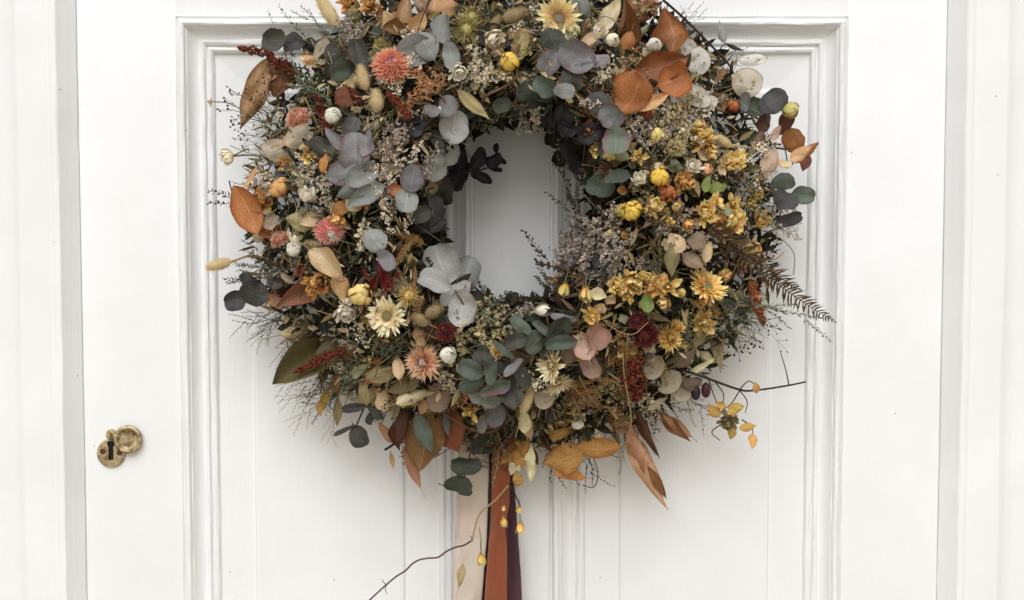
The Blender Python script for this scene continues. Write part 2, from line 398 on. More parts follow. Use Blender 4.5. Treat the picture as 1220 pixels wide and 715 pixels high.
for (x0, x1) in PO:
    # panel with a raised field
    i0 = 36*S; i1 = 84*S; i2 = 88*S; hb = .0138; hf = .0110
    bm = bmesh.new(); nx, nz = 14, 40; L = []
    for ins, h in ((i0, hb-.0022), (i1-8*S, hb+.0002), (i1, hb+.0007), (i1+.0010, hf+.0008), (i2, hf)):
        L.append([bm.verts.new((px, h, pz)) for px, pz in ((x0+ins, PZ0+ins), (x1-ins, PZ0+ins), (x1-ins, PZ1-ins), (x0+ins, PZ1-ins))])
    for a, b in zip(L, L[1:]):
        for k in range(4): bm.faces.new((a[k], a[(k+1) % 4], b[(k+1) % 4], b[k]))
    bm.faces.new(L[-1]); bk = [bm.verts.new((v.co.x, hb+.012, v.co.z)) for v in L[0]]
    for k in range(4): bm.faces.new((L[0][(k+1) % 4], L[0][k], bk[k], bk[(k+1) % 4]))
    bm.faces.new(bk[::-1]); bmesh.ops.recalc_face_normals(bm, faces=bm.faces)
    pn = bm_obj('panel', bm, PAINT, door, smooth=False)
    for sd in ('top', 'left', 'right', 'bottom'):
        bm_obj('moulding', moulding(x0, x1, PZ0, PZ1, sd), PAINT, door)

# frame round the door: jambs with bead, flat and sloping architrave (one extruded profile each)
def jamb(sign):
    e = X(97.0) if sign < 0 else X(1123.2)
    def prof(d, h): return (e+sign*d, -h)
    pr = [(0, -.05), (0, .0), (.0006, .001), (.0130, .0100), (.0140, .0122), (.0158, .0140), (.0185, .0146), (.0215, .0140), (.0232, .0130), (.0245, .0128), (.0260, .0133), (.0280, .0136),
          (.052, .0136), (.0545, .0130), (.0570, .0110), (.0630, .0080), (.0730, .0064), (.0860, .0060), (.0875, .0070), (.111, .0070), (.112, .0060), (.112, -.05)]
    bm = bmesh.new(); seg = 70; z0, z1 = ZB, ZT+.004; rows = []
    for d, h in pr:
        row = []
        for k in range(seg+1):
            x, y = prof(d, h); z = z0+(z1-z0)*k/seg
            q = Vector((x, y, z)); x += .0012*noise.noise(Vector((z*6, d*20, 3.3))) + .0008*noise.noise(Vector((z*42, d*30, 1)))
            row.append(bm.verts.new((x, y+.0006*noise.noise(q*30), z)))
        rows.append(row)
    for a, b in zip(rows, rows[1:]):
        for k in range(seg): bm.faces.new((a[k], a[k+1], b[k+1], b[k]))
    bmesh.ops.recalc_face_normals(bm, faces=bm.faces)
    if sum(f.normal.y*f.calc_area() for f in bm.faces) > 0: bmesh.ops.reverse_faces(bm, faces=bm.faces)
    return bm
frame = bpy.data.objects.new('door_frame', None); COL.objects.link(frame); frame.location = (0, 0, ZB)
tag(frame, 'white painted door frame with beaded upright edges around the door', 'door frame')
bm_obj('jamb', jamb(-1), PAINT, frame); bm_obj('jamb', jamb(1), PAINT, frame)
bm_obj('head', slab(X(97)-.112, X(1123.2)+.112, ZT+.005, ZT+.11, -.013, .05, .003), PAINT, frame)
for a, b in ((X(97)-1.2, X(97)-.1125), (X(1123.2)+.1125, X(1123.2)+1.2)):
    o = bm_obj('wall', slab(a, b, ZB, ZT+.11, -.004, .06, 0), PAINT, None, kind='structure')
bm_obj('wall', slab(X(97)-1.2, X(1123.2)+1.2, ZT+.1105, ZT+1.0, -.004, .06, 0), PAINT, None, kind='structure')

m, t, b, out = newmat('bounce_ground_stone'); geo = N(t, 'ShaderNodeNewGeometry').outputs['Position']; n_ = noise_(t, 6, 4, .6, geo)  # unseen ground, added for the warm bounce light it gives the door
t.links.new(mixc(t, n_, (.31, .27, .21, 1), (.43, .38, .30, 1)), b.inputs['Base Color']); b.inputs['Roughness'].default_value = .8
bm_obj('ground', slab(-6, 6, ZB-.30, ZB-.02, -9, .2, 0), m, None, kind='structure')
# rebate behind the gaps so that no sky shows through
bm_obj('door_stop', slab(X(60), X(1160), ZB, ZT+.02, TK+.001, TK+.02, 0), PAINT, frame)
for a, b in ((X(97)-.002, DX0-.0001), (DX1+.0001, X(1123.2)+.002)):
    bm_obj('rebate', slab(a, b, ZB, ZT, .0030, TK, 0), PAINT, frame)

# ------------------------------------------------------------------ keyhole cover
def brass_mat():
    m, t, b, out = newmat('aged_brass'); geo = N(t, 'ShaderNodeNewGeometry').outputs['Position']
    n = noise_(t, 160, 4, .65, geo); r = N(t, 'ShaderNodeValToRGB')
    r.color_ramp.elements[0].position = .35; r.color_ramp.elements[0].color = lin((112, 90, 60)); r.color_ramp.elements[1].position = .66; r.color_ramp.elements[1].color = lin((208, 190, 146))
    t.links.new(n, r.inputs[0]); t.links.new(r.outputs[0], b.inputs['Base Color'])
    b.inputs['Metallic'].default_value = .6; b.inputs['Roughness'].default_value = .48
    bump_(t, b, n, .0006, .5); return m
BRASS = brass_mat(); KEYSHADE = plain_mat('keyhole_shade_black', (22, 18, 16), (12, 10, 10), rough=.6); RUST = plain_mat('rusty_screw', (104, 58, 38), (60, 34, 26), scale=300)
esc = bpy.data.objects.new('keyhole_escutcheon', None); COL.objects.link(esc); esc.parent = door
ec = P(133, 539.5, 0); esc.location = ec - door.location
def lathe(prof, seg=36):
    mb = MB(); vs = []; n = len(prof)
    for k in range(seg):
        q = 2*math.pi*k/seg
        for r, h in prof: vs.append((r*math.cos(q), -h, r*math.sin(q)))
    fs = []
    for k in range(seg):
        k2 = (k+1) % seg
        for i in range(n-1): fs.append((k*n+i, k2*n+i, k2*n+i+1, k*n+i+1))
    fs.append(tuple(k*n+n-1 for k in range(seg))); mb.add(vs, fs); return mb
def ep(px, py, h): return P(px, py, h) - ec
# plate with a real keyhole cut through it
bm = bmesh.new(); rp = 17*S
def loop(pts, h): return [bm.verts.new((x, -h, z)) for x, z in pts]
oc = [(rp*math.cos(2*math.pi*k/40), rp*math.sin(2*math.pi*k/40)) for k in range(40)]
kx = [(4.6*S*math.cos(a), 11*S+4.6*S*math.sin(a)) for a in [math.radians(-50+280*k/16) for k in range(17)]] + [(-3.0*S, -8.5*S), (3.0*S, -8.5*S)]
def loops(h, inset):
    return loop([(x*(1-inset), z*(1-inset)) for x, z in oc], h), loop(kx, h)
A0, B0 = loops(.0006, 0); A1, B1 = loops(.0022, 0); A2, B2 = loops(.0030, .07)
ed = []
for lp in (A2, B2):
    for i in range(len(lp)): ed.append(bm.edges.new((lp[i], lp[(i+1) % len(lp)])))
bmesh.ops.triangle_fill(bm, use_beauty=True, edges=ed)
for a, b in ((A0, A1), (A1, A2), (B0, B1), (B1, B2)):
    for i in range(len(a)):
        j = (i+1) % len(a); bm.faces.new((a[i], a[j], b[j], b[i]))
bmesh.ops.recalc_face_normals(bm, faces=bm.faces)
if sum(f.normal.y*f.calc_area() for f in bm.faces) > 0: bmesh.ops.reverse_faces(bm, faces=bm.faces)
me = bpy.data.meshes.new('plate'); bm.to_mesh(me); bm.free(); me.materials.append(BRASS)
obj('plate', me, esc)
obj('keyhole_shade', lathe([(14*S, .0001), (14*S, .0007)]).mesh('keyhole_shade', [KEYSHADE], False), esc)  # black disc behind the plate; its colour stands in for the hole's shade
scr = lathe([(3.4*S, .0028), (3.3*S, .0036), (2.4*S, .0040), (.6*S, .0036)], 16).mesh('screw', [RUST])
for q in ((123, 537.2), (143.2, 538.6)): v = ep(*q, 0); obj('screw', scr, esc, (v.x, 0, v.z))
cv = ep(154.2, 522.6, 0)
cover = obj('swing_cover', lathe([(16*S, .0034), (17*S, .0040), (17*S, .0062), (15.6*S, .0074), (13.6*S, .0074), (12.4*S, .0064), (11.9*S, .0052), (8*S, .0051), (3*S, .0052)]).mesh('swing_cover', [BRASS]), esc, (cv.x, 0, cv.z))
pv = ep(133.6, 517.2, 0)
obj('pivot', lathe([(6*S, .0005), (6.2*S, .0045), (5*S, .0066), (2.6*S, .0074), (1*S, .0070)], 20).mesh('pivot', [BRASS]), esc, (pv.x, 0, pv.z))
mb = MB(); mb.tube([Vector((pv.x, -.0050, pv.z)), Vector((cv.x-.008, -.0052, cv.z+.002))], .0028, 8); obj('hinge_arm', mb.mesh('hinge_arm', [BRASS]), esc)

# ------------------------------------------------------------------ the wreath: shape of the ring
CX, CY = 614, 253
def ring_t(px, py):
    dx, dy = px-CX, py-CY; r = math.hypot(dx, dy) or 1; c, s_ = dx/r, dy/r
    ri = 1/math.sqrt((c/84)**2+(s_/107)**2); ro = 1/math.sqrt((c/318)**2+(s_/(282 if dy > 0 else 300))**2)
    return (r-ri)/(ro-ri), r, c, s_
def H(px, py):
    t = ring_t(px, py)[0]
    if t < 0: return .028
    if t > 1: return max(.020, .034-.03*(t-1))
    m = .30                                   # the ring is thickest near its opening and thins outwards
    return .046+.098*(1-((m-t)/m)**2.8) if t < m else .034+.110*(1-((t-m)/(1-m))**1.7)
def SN(px, py):
    """outward direction of the ring surface"""
    t, r, c, s_ = ring_t(px, py); k = max(-1, min(1, (t-.30)/(.30 if t < .30 else .70)))
    return Vector((c*k*.8, -1, -s_*k*.8)).normalized()
def polar(a, t):
    c, s_ = math.cos(a), math.sin(a)
    ri = 1/math.sqrt((c/84)**2+(s_/107)**2); ro = 1/math.sqrt((c/318)**2+(s_/(282 if s_ > 0 else 300))**2)
    r = ri+t*(ro-ri); return CX+c*r, CY+s_*r
def view(p): return (CAM-p).normalized()

wreath = bpy.data.objects.new('dried_flower_wreath', None); COL.objects.link(wreath); wreath.location = P(CX, CY, 0)
tag(wreath, 'large round wreath of dried flowers and eucalyptus hanging on the white door', 'wreath')
W0 = wreath.location.copy()
def wl(p): return p - W0

# ---- leaf meshes (unit length along y, unit width along x)
def wprof(shape, v):
    if shape == 'round': return max(.0, 1-abs(2*v-1.04)**2.3)**.5 if abs(2*v-1.04) < 1 else 0
    if shape == 'ovate': return (math.sin(math.pi*min(1, v**.78))**.85)*1.0
    if shape == 'spoon': return (math.sin(math.pi*v**1.45))**.75
    if shape == 'lance': return math.sin(math.pi*v**.85)**1.15
    return 1
def leaf_mesh(shape, rng, crinkle=0.0, pet=.22, roll=None):
    phi = rng.uniform(.25, 1.0)*rng.choice((1, 1, -1)) if roll is None else roll*rng.choice((1, 1, -1)); skew = rng.uniform(-.35, .35)
    mb = MB(); nu, nv = 6, 15; vs = []; uv = []
    fold = rng.uniform(.05, .42)*rng.choice((1, 1, -1)); bend = rng.uniform(-.95, .8); cup = rng.uniform(-.4, .7)
    wave = rng.uniform(.04, .13)+crinkle*.22; fr = rng.uniform(4, 9); ph = rng.uniform(0, 6); tw = rng.uniform(-.7, .7)*(1+crinkle)
    asym = rng.uniform(-.06, .06); sk = rng.uniform(-.1, .1); off = Vector((rng.uniform(0, 50), 0, 0))
    for j in range(nv):
        v = j/(nv-1); wv = max(wprof(shape, v), .02)
        if 0 < j < nv-1: wv *= 1+.022*math.sin(v*fr*2+ph)+.04*noise.noise(Vector((v*4, ph, 1)))
        for i in range(nu+1):
            u = i/nu; x = (u-.5)*wv+asym*(wv)*.2+sk*math.sin(math.pi*v)*.6; y = v-.5; a = abs(2*u-1)
            ua = (2*u-1+skew*(1-(2*u-1)**2))*phi*(.6+.6*v)
            if abs(phi) > 1.2: x = .5*wv*math.sin(ua)*1.1*(1 if phi > 0 else -1)+sk*math.sin(math.pi*v)*.6
            z = fold*abs(x)*.5+.5*wv*(1-math.cos(ua))/max(.3, abs(math.sin(phi)))*(1 if phi > 0 else -1)+bend*y*y+\
                wave*math.sin(v*fr+ph+(0 if u < .5 else 2))*a*a*wv
            z += .10*noise.noise(Vector((x*3.3, y*3.3, 4))+off); x += .05*noise.noise(Vector((y*4, u*2, 7))+off)*a
            if crinkle: z += crinkle*.22*noise.noise(Vector((x*4, y*4, 0))+off)
            q = tw*y; x, z = x*math.cos(q)-z*math.sin(q), x*math.sin(q)+z*math.cos(q)
            vs.append((x, y, z)); uv.append((u, v))
    n = nu+1; fs = [(j*n+i, j*n+i+1, (j+1)*n+i+1, (j+1)*n+i) for j in range(nv-1) for i in range(nu)]
    mb.add(vs, fs, uv)
    if pet:
        zb = bend*.25; mb.tube([(sk*.0, -.47, zb), (.0, -.5-pet*.5, zb-.03), (.02, -.5-pet, zb-.14)], .018, 4)
    return mb.mesh('leaf')
lr = random.Random(3)
LEAF = {sh: [leaf_mesh(sh, lr) for _ in range(9)] for sh in ('round', 'ovate', 'spoon', 'lance')}
LEAF['rolled'] = [leaf_mesh('ovate', lr, .45, roll=lr.uniform(1.25, 1.95)) for _ in range(8)]; LEAF['rolledround'] = [leaf_mesh('round', lr, .2, roll=lr.uniform(1.0, 1.6)) for _ in range(6)]
LEAF['crinkle'] = [leaf_mesh('ovate', lr, .9) for _ in range(6)]
LEAF['curl'] = [leaf_mesh('lance', lr, .6) for _ in range(6)]
for L_ in LEAF.values():
    for m_ in L_: m_.materials.append(LM['grey'])

def frame_q(y, n):
    """rotation whose local y is y and whose local z is as near n as it can be"""
    y = y.normalized(); x = y.cross(n)
    if x.length < 1e-5: x = y.orthogonal()
    x.normalize(); z = x.cross(y)
    return Matrix((x, y, z)).transposed().to_quaternion()
def img_dir(ang): a = math.radians(ang); return RGT*math.cos(a) + UPV*math.sin(a)

def leaf(px, py, L, Wd, ang, mat, shape='round', k=None, tilt=None, parent=None, name=None, label=None, h=None, var=None):
    k = R.uniform(-.3, .8) if k is None else k
    hh = (H(px, py) if h is None else h) + k*.008
    p = P(px, py, hh); y = img_dir(ang); vn = view(p)
    sn = SN(px, py)
    n = (vn + sn*.7 + Vector((R.gauss(0, .34), R.gauss(0, .1), R.gauss(0, .34)))).normalized()
    y = (y - vn*(tilt if tilt is not None else R.gauss(0, .28)))
    q = frame_q(y, n); sc = (D-hh)/D*S
    me = LEAF[shape][R.randrange(len(LEAF[shape])) if var is None else var]
    par = parent or wreath; po = W0 if par is wreath else par['_o']
    o = obj(name or LNAME.get(mat, 'dried_leaf'), me, par, p-Vector(po), q, (Wd*sc*1.05, L*sc*1.04, (L+Wd)/2*sc), [LM[mat]], label)
    return o, p + (q @ Vector((0, -.62*L*sc, -.1*L*sc)))
LNAME = {k: 'eucalyptus_leaf' for k in ('grey', 'silver', 'green', 'twotone', 'deep', 'dark', 'black', 'purple', 'lilac', 'plum')}
ORG = {}
def sprig(name, stem, leaves, mat=None, r=.0011, label=None, h=None):
    """stem through photo points [(px,py[,h])...] that carries its leaves as sub-parts"""
    pts = [P(s_[0], s_[1], s_[2] if len(s_) > 2 else H(s_[0], s_[1])+.002) for s_ in stem]
    o0 = pts[0].copy(); mb = MB(); sm = spline(pts); mb.tube([p-o0 for p in sm], r, 6, r1=r*.55)
    par = bpy.data.objects.new(name, bpy.data.meshes.new('tmp')); COL.objects.link(par); par.parent = wreath; par.location = wl(o0); par['_o'] = tuple(o0)
    if label: par['label'] = label
    for lf in leaves:
        kw = lf[-1] if isinstance(lf[-1], dict) else {}; a = lf[:-1] if kw else lf
        lo, base = leaf(*a, parent=par, **kw)
        # petiole from the nearest stem point to the leaf base
        q = min(sm, key=lambda s_: (s_-base).length)
        if (q-base).length < .05: mb.tube([q-o0, (q+base)/2-o0-Vector((0, .001, 0)), base-o0], r*.6, 4)
    par.data = mb.mesh(name, [mat or STEMB]); ORG[par] = 1
    return par
def spline(pts, n=6):
    if len(pts) < 3: return [pts[0].lerp(pts[-1], i/4) for i in range(5)]
    out = []; q = [pts[0]*2-pts[1]] + pts + [pts[-1]*2-pts[-2]]
    for i in range(1, len(q)-2):
        for k in range(n):
            t = k/n; a, b, c, d = q[i-1:i+3]
            out.append(.5*((2*b)+(c-a)*t+(2*a-5*b+4*c-d)*t*t+(3*b-a-3*c+d)*t*t*t))
    out.append(pts[-1]); return out

# ---- flowers
def petal(mb, az, r0, z0, L, Wd, th0, curl, tip, rng, nc=3, ns=5, cup=.15, mi=0, crk=0.0):
    r, z = r0, z0; vs = []; uv = []; ca, sa = math.cos(az), math.sin(az); rn = rng.random(); tw = rng.gauss(0, .18)
    off = Vector((rng.uniform(0, 99), rng.uniform(0, 99), 0))
    for i in range(ns+1):
        s_ = i/ns; th = th0+curl*s_
        if i: r += math.sin(th)*L/ns; z += math.cos(th)*L/ns
        if tip == 'point': wv = (.45+.55*math.sin(math.pi*min(1, s_*1.15+.05)))*(1 if s_ < .62 else max(.04, (1-s_)/.38))
        elif tip == 'round': wv = (.42+.58*math.sin(math.pi*.5*min(1, s_*1.5)))*(1 if s_ < .7 else math.sqrt(max(.06, 1-((s_-.7)/.3)**2)))
        elif tip == 'blunt': wv = (.5+.5*math.sin(math.pi*min(1, s_*.8+.05)))*(1 if s_ < .72 else max(.3, 1-(s_-.72)*2.4))
        else: wv = .8*(1-s_*.85)
        nr, nz = math.cos(th), -math.sin(th)         # outer normal side in the (r,z) plane
        for j in range(nc):
            a = j/(nc-1)-.5; x = a*wv*Wd; d = cup*wv*Wd*(1-4*a*a)
            if crk: d += crk*Wd*noise.noise(Vector((s_*3, a*3, 0))+off)
            rr = r+nr*d; zz = z+nz*d+x*math.sin(tw); x2 = x*math.cos(tw)
            vs.append((rr*ca-x2*sa, rr*sa+x2*ca, zz)); uv.append((j/(nc-1), s_))
    fs = [(i*nc+j, i*nc+j+1, (i+1)*nc+j+1, (i+1)*nc+j) for i in range(ns) for j in range(nc-1)]
    mb.add(vs, fs, uv, rn, mi)
rad = math.radians
def flower_mesh(kind, rng):
    mb = MB(); J = rng.gauss
    def whorl(n, r0, z0, L, Wd, th, curl, tip, j=.08, **kw):
        a0 = rng.uniform(0, 6.28)
        for i in range(n):
            petal(mb, a0+6.2832*i/n+J(0, j*1.2), r0, z0, L*(1+J(0, j)), Wd*(1+J(0, j)), rad(th)+J(0, j*1.3), rad(curl)+J(0, j*2), tip, rng, **kw)
    if kind == 'straw':        # open strawflower, many pointed bracts round a cushion
        for i in range(8):
            f = i/7; whorl(int(32-14*f), .16-.1*f, .02+.18*f, .86-.38*f, .17, 108-92*f, -40, 'point', mi=2 if i > 4 else 0)
    elif kind == 'dome':       # globose strawflower, bracts all round
        for i in range(10):
            f = i/9; whorl(int(44-28*f), .50*(1-f)+.03, .0+.46*math.sin(f*1.57), .50-.14*f, .12, 118-100*f, -30, 'point', mi=2 if i > 6 else 0)
        mb.ball((0, 0, .15), .5, .5, .42, 14, 8)
    elif kind == 'daisy':
        for i, (n, L, th) in enumerate(((26, .78, 98), (26, .78, 86), (24, .70, 73), (20, .52, 60), (16, .36, 46))):
            whorl(n, .22, .03+.02*i, L, .17, th, -18, 'blunt', .11, crk=.15)
    elif kind == 'side':       # half closed strawflower
        for i in range(6):
            f = i/5; whorl(int(20-8*f), .2-.12*f, .02+.1*f, 1.1-.3*f, .26, 78-64*f, -34, 'point', mi=2 if i > 3 else 0)
    elif kind == 'bud':        # closed bud wrapped in scales
        mb.ball((0, 0, .45), .62, .62, .6, 12, 8)
        for i in range(5):
            f = i/4; whorl(9-i, .2-.1*f, -.1+.12*f, 1.62-.28*f, .66-.1*f, 92-34*f, -138+50*f, 'round', .05, cup=.16)
    elif kind == 'budopen':
        for i in range(5):
            f = i/4; whorl(9-i, .18-.1*f, .0+.08*f, 1.25-.35*f, .52, 80-50*f, -76+30*f, 'round', .09, cup=.14)
    elif kind == 'globe':
        mb.ball((0, 0, .5), .70, .70, .66, 12, 8)
        for i in range(3): whorl(8, .15, -.1+.03*i, 1.95-.1*i, .62, 96-6*i, -150, 'round', .07, cup=.12, ns=6, crk=.08)
        whorl(14, .3, -.12, .75, .10, 80, -50, 'thin', .25); whorl(10, .2, 1.0, .45, .08, 40, 30, 'thin', .3)
    elif kind == 'rose':
        for i, (n, L, th, cu, Wd) in enumerate(((9, .98, 92, -40, .56), (9, .96, 74, -58, .52), (8, .90, 56, -66, .48), (7, .8, 40, -60, .42), (6, .66, 24, -44, .34), (5, .55, 10, -30, .28))):
            whorl(n, .1, .02*i, L, Wd, th, cu, 'round' if i % 2 else 'blunt', .22, crk=.62, nc=4, ns=6, cup=.14)
    elif kind == 'hop':        # heads of loose papery bracts
        for i in range(6):
            f = i/5; whorl(int(9-4*f), .26*(1-f)+.04, -.2+.95*f, .74-.2*f, .46, 112-66*f, -52, 'round', .2, crk=.25, cup=.12)
        mb.ball((0, 0, .2), .34, .34, .5, 8, 6)
    elif kind == 'tulip':      # papery bell
        for i in range(3): whorl(5, .06, 0, 1.55-.15*i, .72, 62-14*i, -84+14*i, 'round', .1, crk=.16, nc=4, cup=.1)
        whorl(5, .1, -.05, .5, .2, 100, -20, 'point', .2)
    elif kind == 'star':
        whorl(7, .06, 0, 1.0, .46, 80, -36, 'blunt', .2, crk=.5, nc=4); whorl(6, .05, .05, .8, .4, 52, -46, 'blunt', .2, crk=.5, nc=4); whorl(5, .05, .05, .6, .3, 24, -30, 'blunt', .2, crk=.4)
    elif kind == 'spiky':
        mb.ball((0, 0, .2), .4, .4, .4, 10, 6)
        for i in range(9): f = i/8; whorl(int(22-10*f), .3*(1-f)+.05, .0+.4*f, .75, .07, 115-105*f, -8, 'thin', .15)
    return mb
fr_ = random.Random(11)
FLW = {}
for kd in ('straw', 'dome', 'daisy', 'side', 'bud', 'budopen', 'globe', 'rose', 'hop', 'tulip', 'star', 'spiky'):
    FLW[kd] = []
    for _ in range(3 if kd in ('straw', 'dome', 'daisy', 'spiky') else 5):
        mb = flower_mesh(kd, fr_)
        mb.tube([(0, 0, .0), (.02, .03, -.4), (.1, .02, -1.0), (.16, .1, -1.7)], .075, 5, 1, rn=.3)
        FLW[kd].append(mb.mesh(kd, [PM['white'], STEMG, PM['white']]))
mb = MB()
for i in range(110):
    r = math.sqrt(i/110)*.26; a = i*2.39996; mb.ball((r*math.cos(a), r*math.sin(a), .16-.9*r*r), .018, .018, .05, 5, 3, rn=fr_.random())
mb.ball((0, 0, .06), .27, .27, .1, 14, 6)
CENTRE = mb.mesh('flower_centre', [CENT])
INNER = {'coral': 'corali', 'peach': 'peachi', 'pinkw': 'white', 'crims': 'crims', 'yellow': 'gold'}
FNAME = {'straw': 'strawflower', 'dome': 'strawflower', 'daisy': 'daisy', 'side': 'strawflower', 'bud': 'flower_bud', 'budopen': 'flower_bud', 'globe': 'globe_flower',
         'rose': 'dried_rose', 'hop': 'hop_flower', 'tulip': 'bell_flower', 'star': 'star_flower', 'spiky': 'thistle_head'}
def flower(px, py, r, kind, mat, axis=None, k=1.0, label=None, h=None, parent=None, name=None, stem=None, centre=None):
    """axis = (image angle the head points to, degrees away from the viewer)"""
    hh = (H(px, py) if h is None else h)+k*.006
    p = P(px, py, hh); vn = view(p)
    if axis is None: ax = (vn*1.0+SN(px, py)*.5+Vector((R.gauss(0, .22), R.gauss(0, .1), R.gauss(0, .22)))).normalized()
    else: ax = vn*math.cos(rad(axis[1]))+img_dir(axis[0])*math.sin(rad(axis[1]))
    q = ax.to_track_quat('Z', 'Y') @ Matrix.Rotation(R.uniform(0, 6.28), 3, 'Z').to_quaternion()
    sc = r*S*(D-hh)/D; ctr = {'bud': .45, 'globe': .5, 'tulip': .7, 'dome': .2, 'side': .5, 'budopen': .45, 'hop': .2, 'spiky': .2}.get(kind, .1)
    me = FLW[kind][R.randrange(len(FLW[kind]))]
    par = parent or wreath; po = W0 if par is wreath else Vector(par['_o'])
    o = obj(name or FNAME[kind], me, par, p-ax*sc*ctr-po, q, tuple(sc*R.uniform(.88, 1.10) for _ in range(3)), [PM[mat], stem or STEMG, PM[INNER.get(mat, mat)]], label)
    if kind == 'daisy': obj('flower_centre', CENTRE, o, (0, 0, .02), mats=[centre or CENT])
    return o

# ---- bunny tails
def bunny_mesh(rng):
    mb = MB(); nr, nc = 9, 10
    def rad_(v): return .225*math.sin(math.pi*min(1, (v*.96+.02))**.85)**.62
    vs = []; uv = []
    for i in range(nr+1):
        v = i/nr
        for j in range(nc):
            a = 6.2832*j/nc; r = rad_(v)*(1+rng.gauss(0, .04)); vs.append((r*math.cos(a), v-.5, r*math.sin(a))); uv.append((j/nc, v))
    fs = [(i*nc+j, i*nc+(j+1) % nc, (i+1)*nc+(j+1) % nc, (i+1)*nc+j) for i in range(nr) for j in range(nc)]
    mb.add(vs, fs, uv, .6)
    for _ in range(1500):
        v = rng.uniform(.02, .98); a = rng.uniform(0, 6.283); r = rad_(v)*.97; n = Vector((math.cos(a), 0, math.sin(a)))
        p = Vector((0, v-.5, 0))+n*r; d = (n*.75+Vector((0, 1, 0))*rng.uniform(.5, 1.3)+Vector((rng.gauss(0, .2),)*3)).normalized()
        L = rng.uniform(.08, .22); t = d.cross(n).normalized()*.006
        mb.add([p-t, p+t, p+d*L], [(0, 1, 2)], rn=rng.random())
    mb.tube([(0, -.48, 0), (.02, -.8, -.04), (.06, -1.3, -.12)], .022, 5, 1)
    return mb.mesh('bunny_tail', [FURM, STEMY])
BUN = [bunny_mesh(random.Random(i)) for i in range(4)]
def bunny(px, py, L, Wd, ang, mat=None, k=1.5, label=None, h=None):
    hh = (H(px, py) if h is None else h)+k*.006; p = P(px, py, hh); q = frame_q(img_dir(ang)+view(p)*R.gauss(0.1, .15), view(p)); sc = S*(D-hh)/D
    return obj('bunny_tail_grass', BUN[R.randrange(4)], wreath, wl(p), q, (Wd*sc*1.75, L*sc*.95, Wd*sc*1.75), [mat or FURM, STEMY], label)

# ---- lunaria pods
def luna_mesh(rng):
    mb = MB(); nr, ns = 5, 26; vs = [(0, 0, 0)]; uv = [(.5, .5)]; o = Vector((rng.uniform(0, 90), 0, 0)); f = rng.uniform(-.5, .5)
    def zz(x, y): return .10*noise.noise(Vector((x*3, y*3, 0))+o)+f*x*x+.25*rng.uniform(.9, 1)*y*y*(1 if o.x > 45 else -1)
    rim = []
    for i in range(1, nr+1):
        for j in range(ns):
            a = 6.2832*j/ns; r = .5*i/nr; x, y = r*math.cos(a)*.92, r*math.sin(a)
            if abs(a-1.571) < .2 and i == nr: y += .03
            vs.append((x, y, zz(x, y))); uv.append((.5+x, .5+y))
            if i == nr: rim.append(Vector(vs[-1]))
    fs = [(0, 1+j, 1+(j+1) % ns) for j in range(ns)]
    for i in range(nr-1):
        for j in range(ns): a = 1+i*ns; j2 = (j+1) % ns; fs.append((a+j, a+ns+j, a+ns+j2, a+j2))
    mb.add(vs, fs, uv); mb.tube(rim+[rim[0]], .012, 4, 1)
    mb.tube([(0, -.5, zz(0, -.5)), (.02, -.75, -.05), (.05, -1.0, -.15)], .018, 4, 1); mb.tube([(0, .5, zz(0, .5)), (.01, .58, zz(0, .5))], .008, 4, 1)
    for _ in range(4):     # flat seeds pressed into the membrane
        a = rng.uniform(0, 6.28); x, y = .22*math.cos(a), .22*math.sin(a); z = zz(x, y)
        mb.ball((x, y, z), .05, .06, .012, 7, 4, 1)
    return mb.mesh('honesty_pod', [LUNW, STEMY])
LUN = [luna_mesh(random.Random(20+i)) for i in range(6)]
def luna(px, py, L, Wd, ang, mat=None, k=1.2, h=None, label=None):
    hh = (H(px, py) if h is None else h)+k*.006; p = P(px, py, hh)
    n = (view(p)+SN(px, py)*.3+Vector((R.gauss(0, .12), 0, R.gauss(0, .12)))).normalized()
    q = frame_q(img_dir(ang), n); sc = S*(D-hh)/D
    return obj('honesty_pod', LUN[R.randrange(6)], wreath, wl(p), q, (Wd*sc*1.08, L*sc, (L+Wd)/2*sc), [mat or LUNW, STEMY], label)

# ---- small-flowered sprays, needle sprigs, berry sprays (unit length along y)
def statice_mesh(rng, nb=9, fl=7):
    mb = MB(); main = [Vector((.05*math.sin(3*t), t, .03*math.cos(4*t))) for t in [i/6 for i in range(7)]]
    mb.tube(main, .010, 4, 0, .005)
    for b in range(nb):
        s_ = .22+.78*b/(nb-1); p = Vector((.05*math.sin(3*s_), s_, .03*math.cos(4*s_)))
        d = Vector((rng.choice((-1, 1))*rng.uniform(.5, 1), rng.uniform(.2, 1.0), rng.uniform(-.2, .9))).normalized(); L = rng.uniform(.12, .34)*(1.15-s_*.5)
        e = p+d*L; mb.tube([p, p.lerp(e, .5)+Vector((0, .01, .01)), e], .006, 3, 0)
        for f in range(fl):
            c = p.lerp(e, .3+.7*f/(fl-1))+Vector((rng.gauss(0, .035), rng.gauss(0, .035), rng.gauss(.015, .03)))
            ax = (d*.5+Vector((rng.gauss(0, .6), rng.gauss(0, .6), rng.uniform(.1, 1)))).normalized(); q = ax.to_track_quat('Z', 'Y'); r = rng.uniform(.022, .045); rn = rng.random()
            vs = [c-ax*r*.9]; uv = [(.5, 0)]
            for i in range(10):
                a = 6.2832*i/10; rr = r if i % 2 == 0 else r*.5; vs.append(c+q@Vector((rr*math.cos(a), rr*math.sin(a), rng.gauss(.2, .25)*r))); uv.append((.5, 1 if i % 2 == 0 else .5))
            mb.add(vs, [(0, 1+i, 1+(i+1) % 10) for i in range(10)], uv, rn, 1)
    return mb.mesh('statice_spray', [STEMB, PM['statg']], False)
STAT = [statice_mesh(random.Random(40+i), 10+i % 3, 8) for i in range(7)]
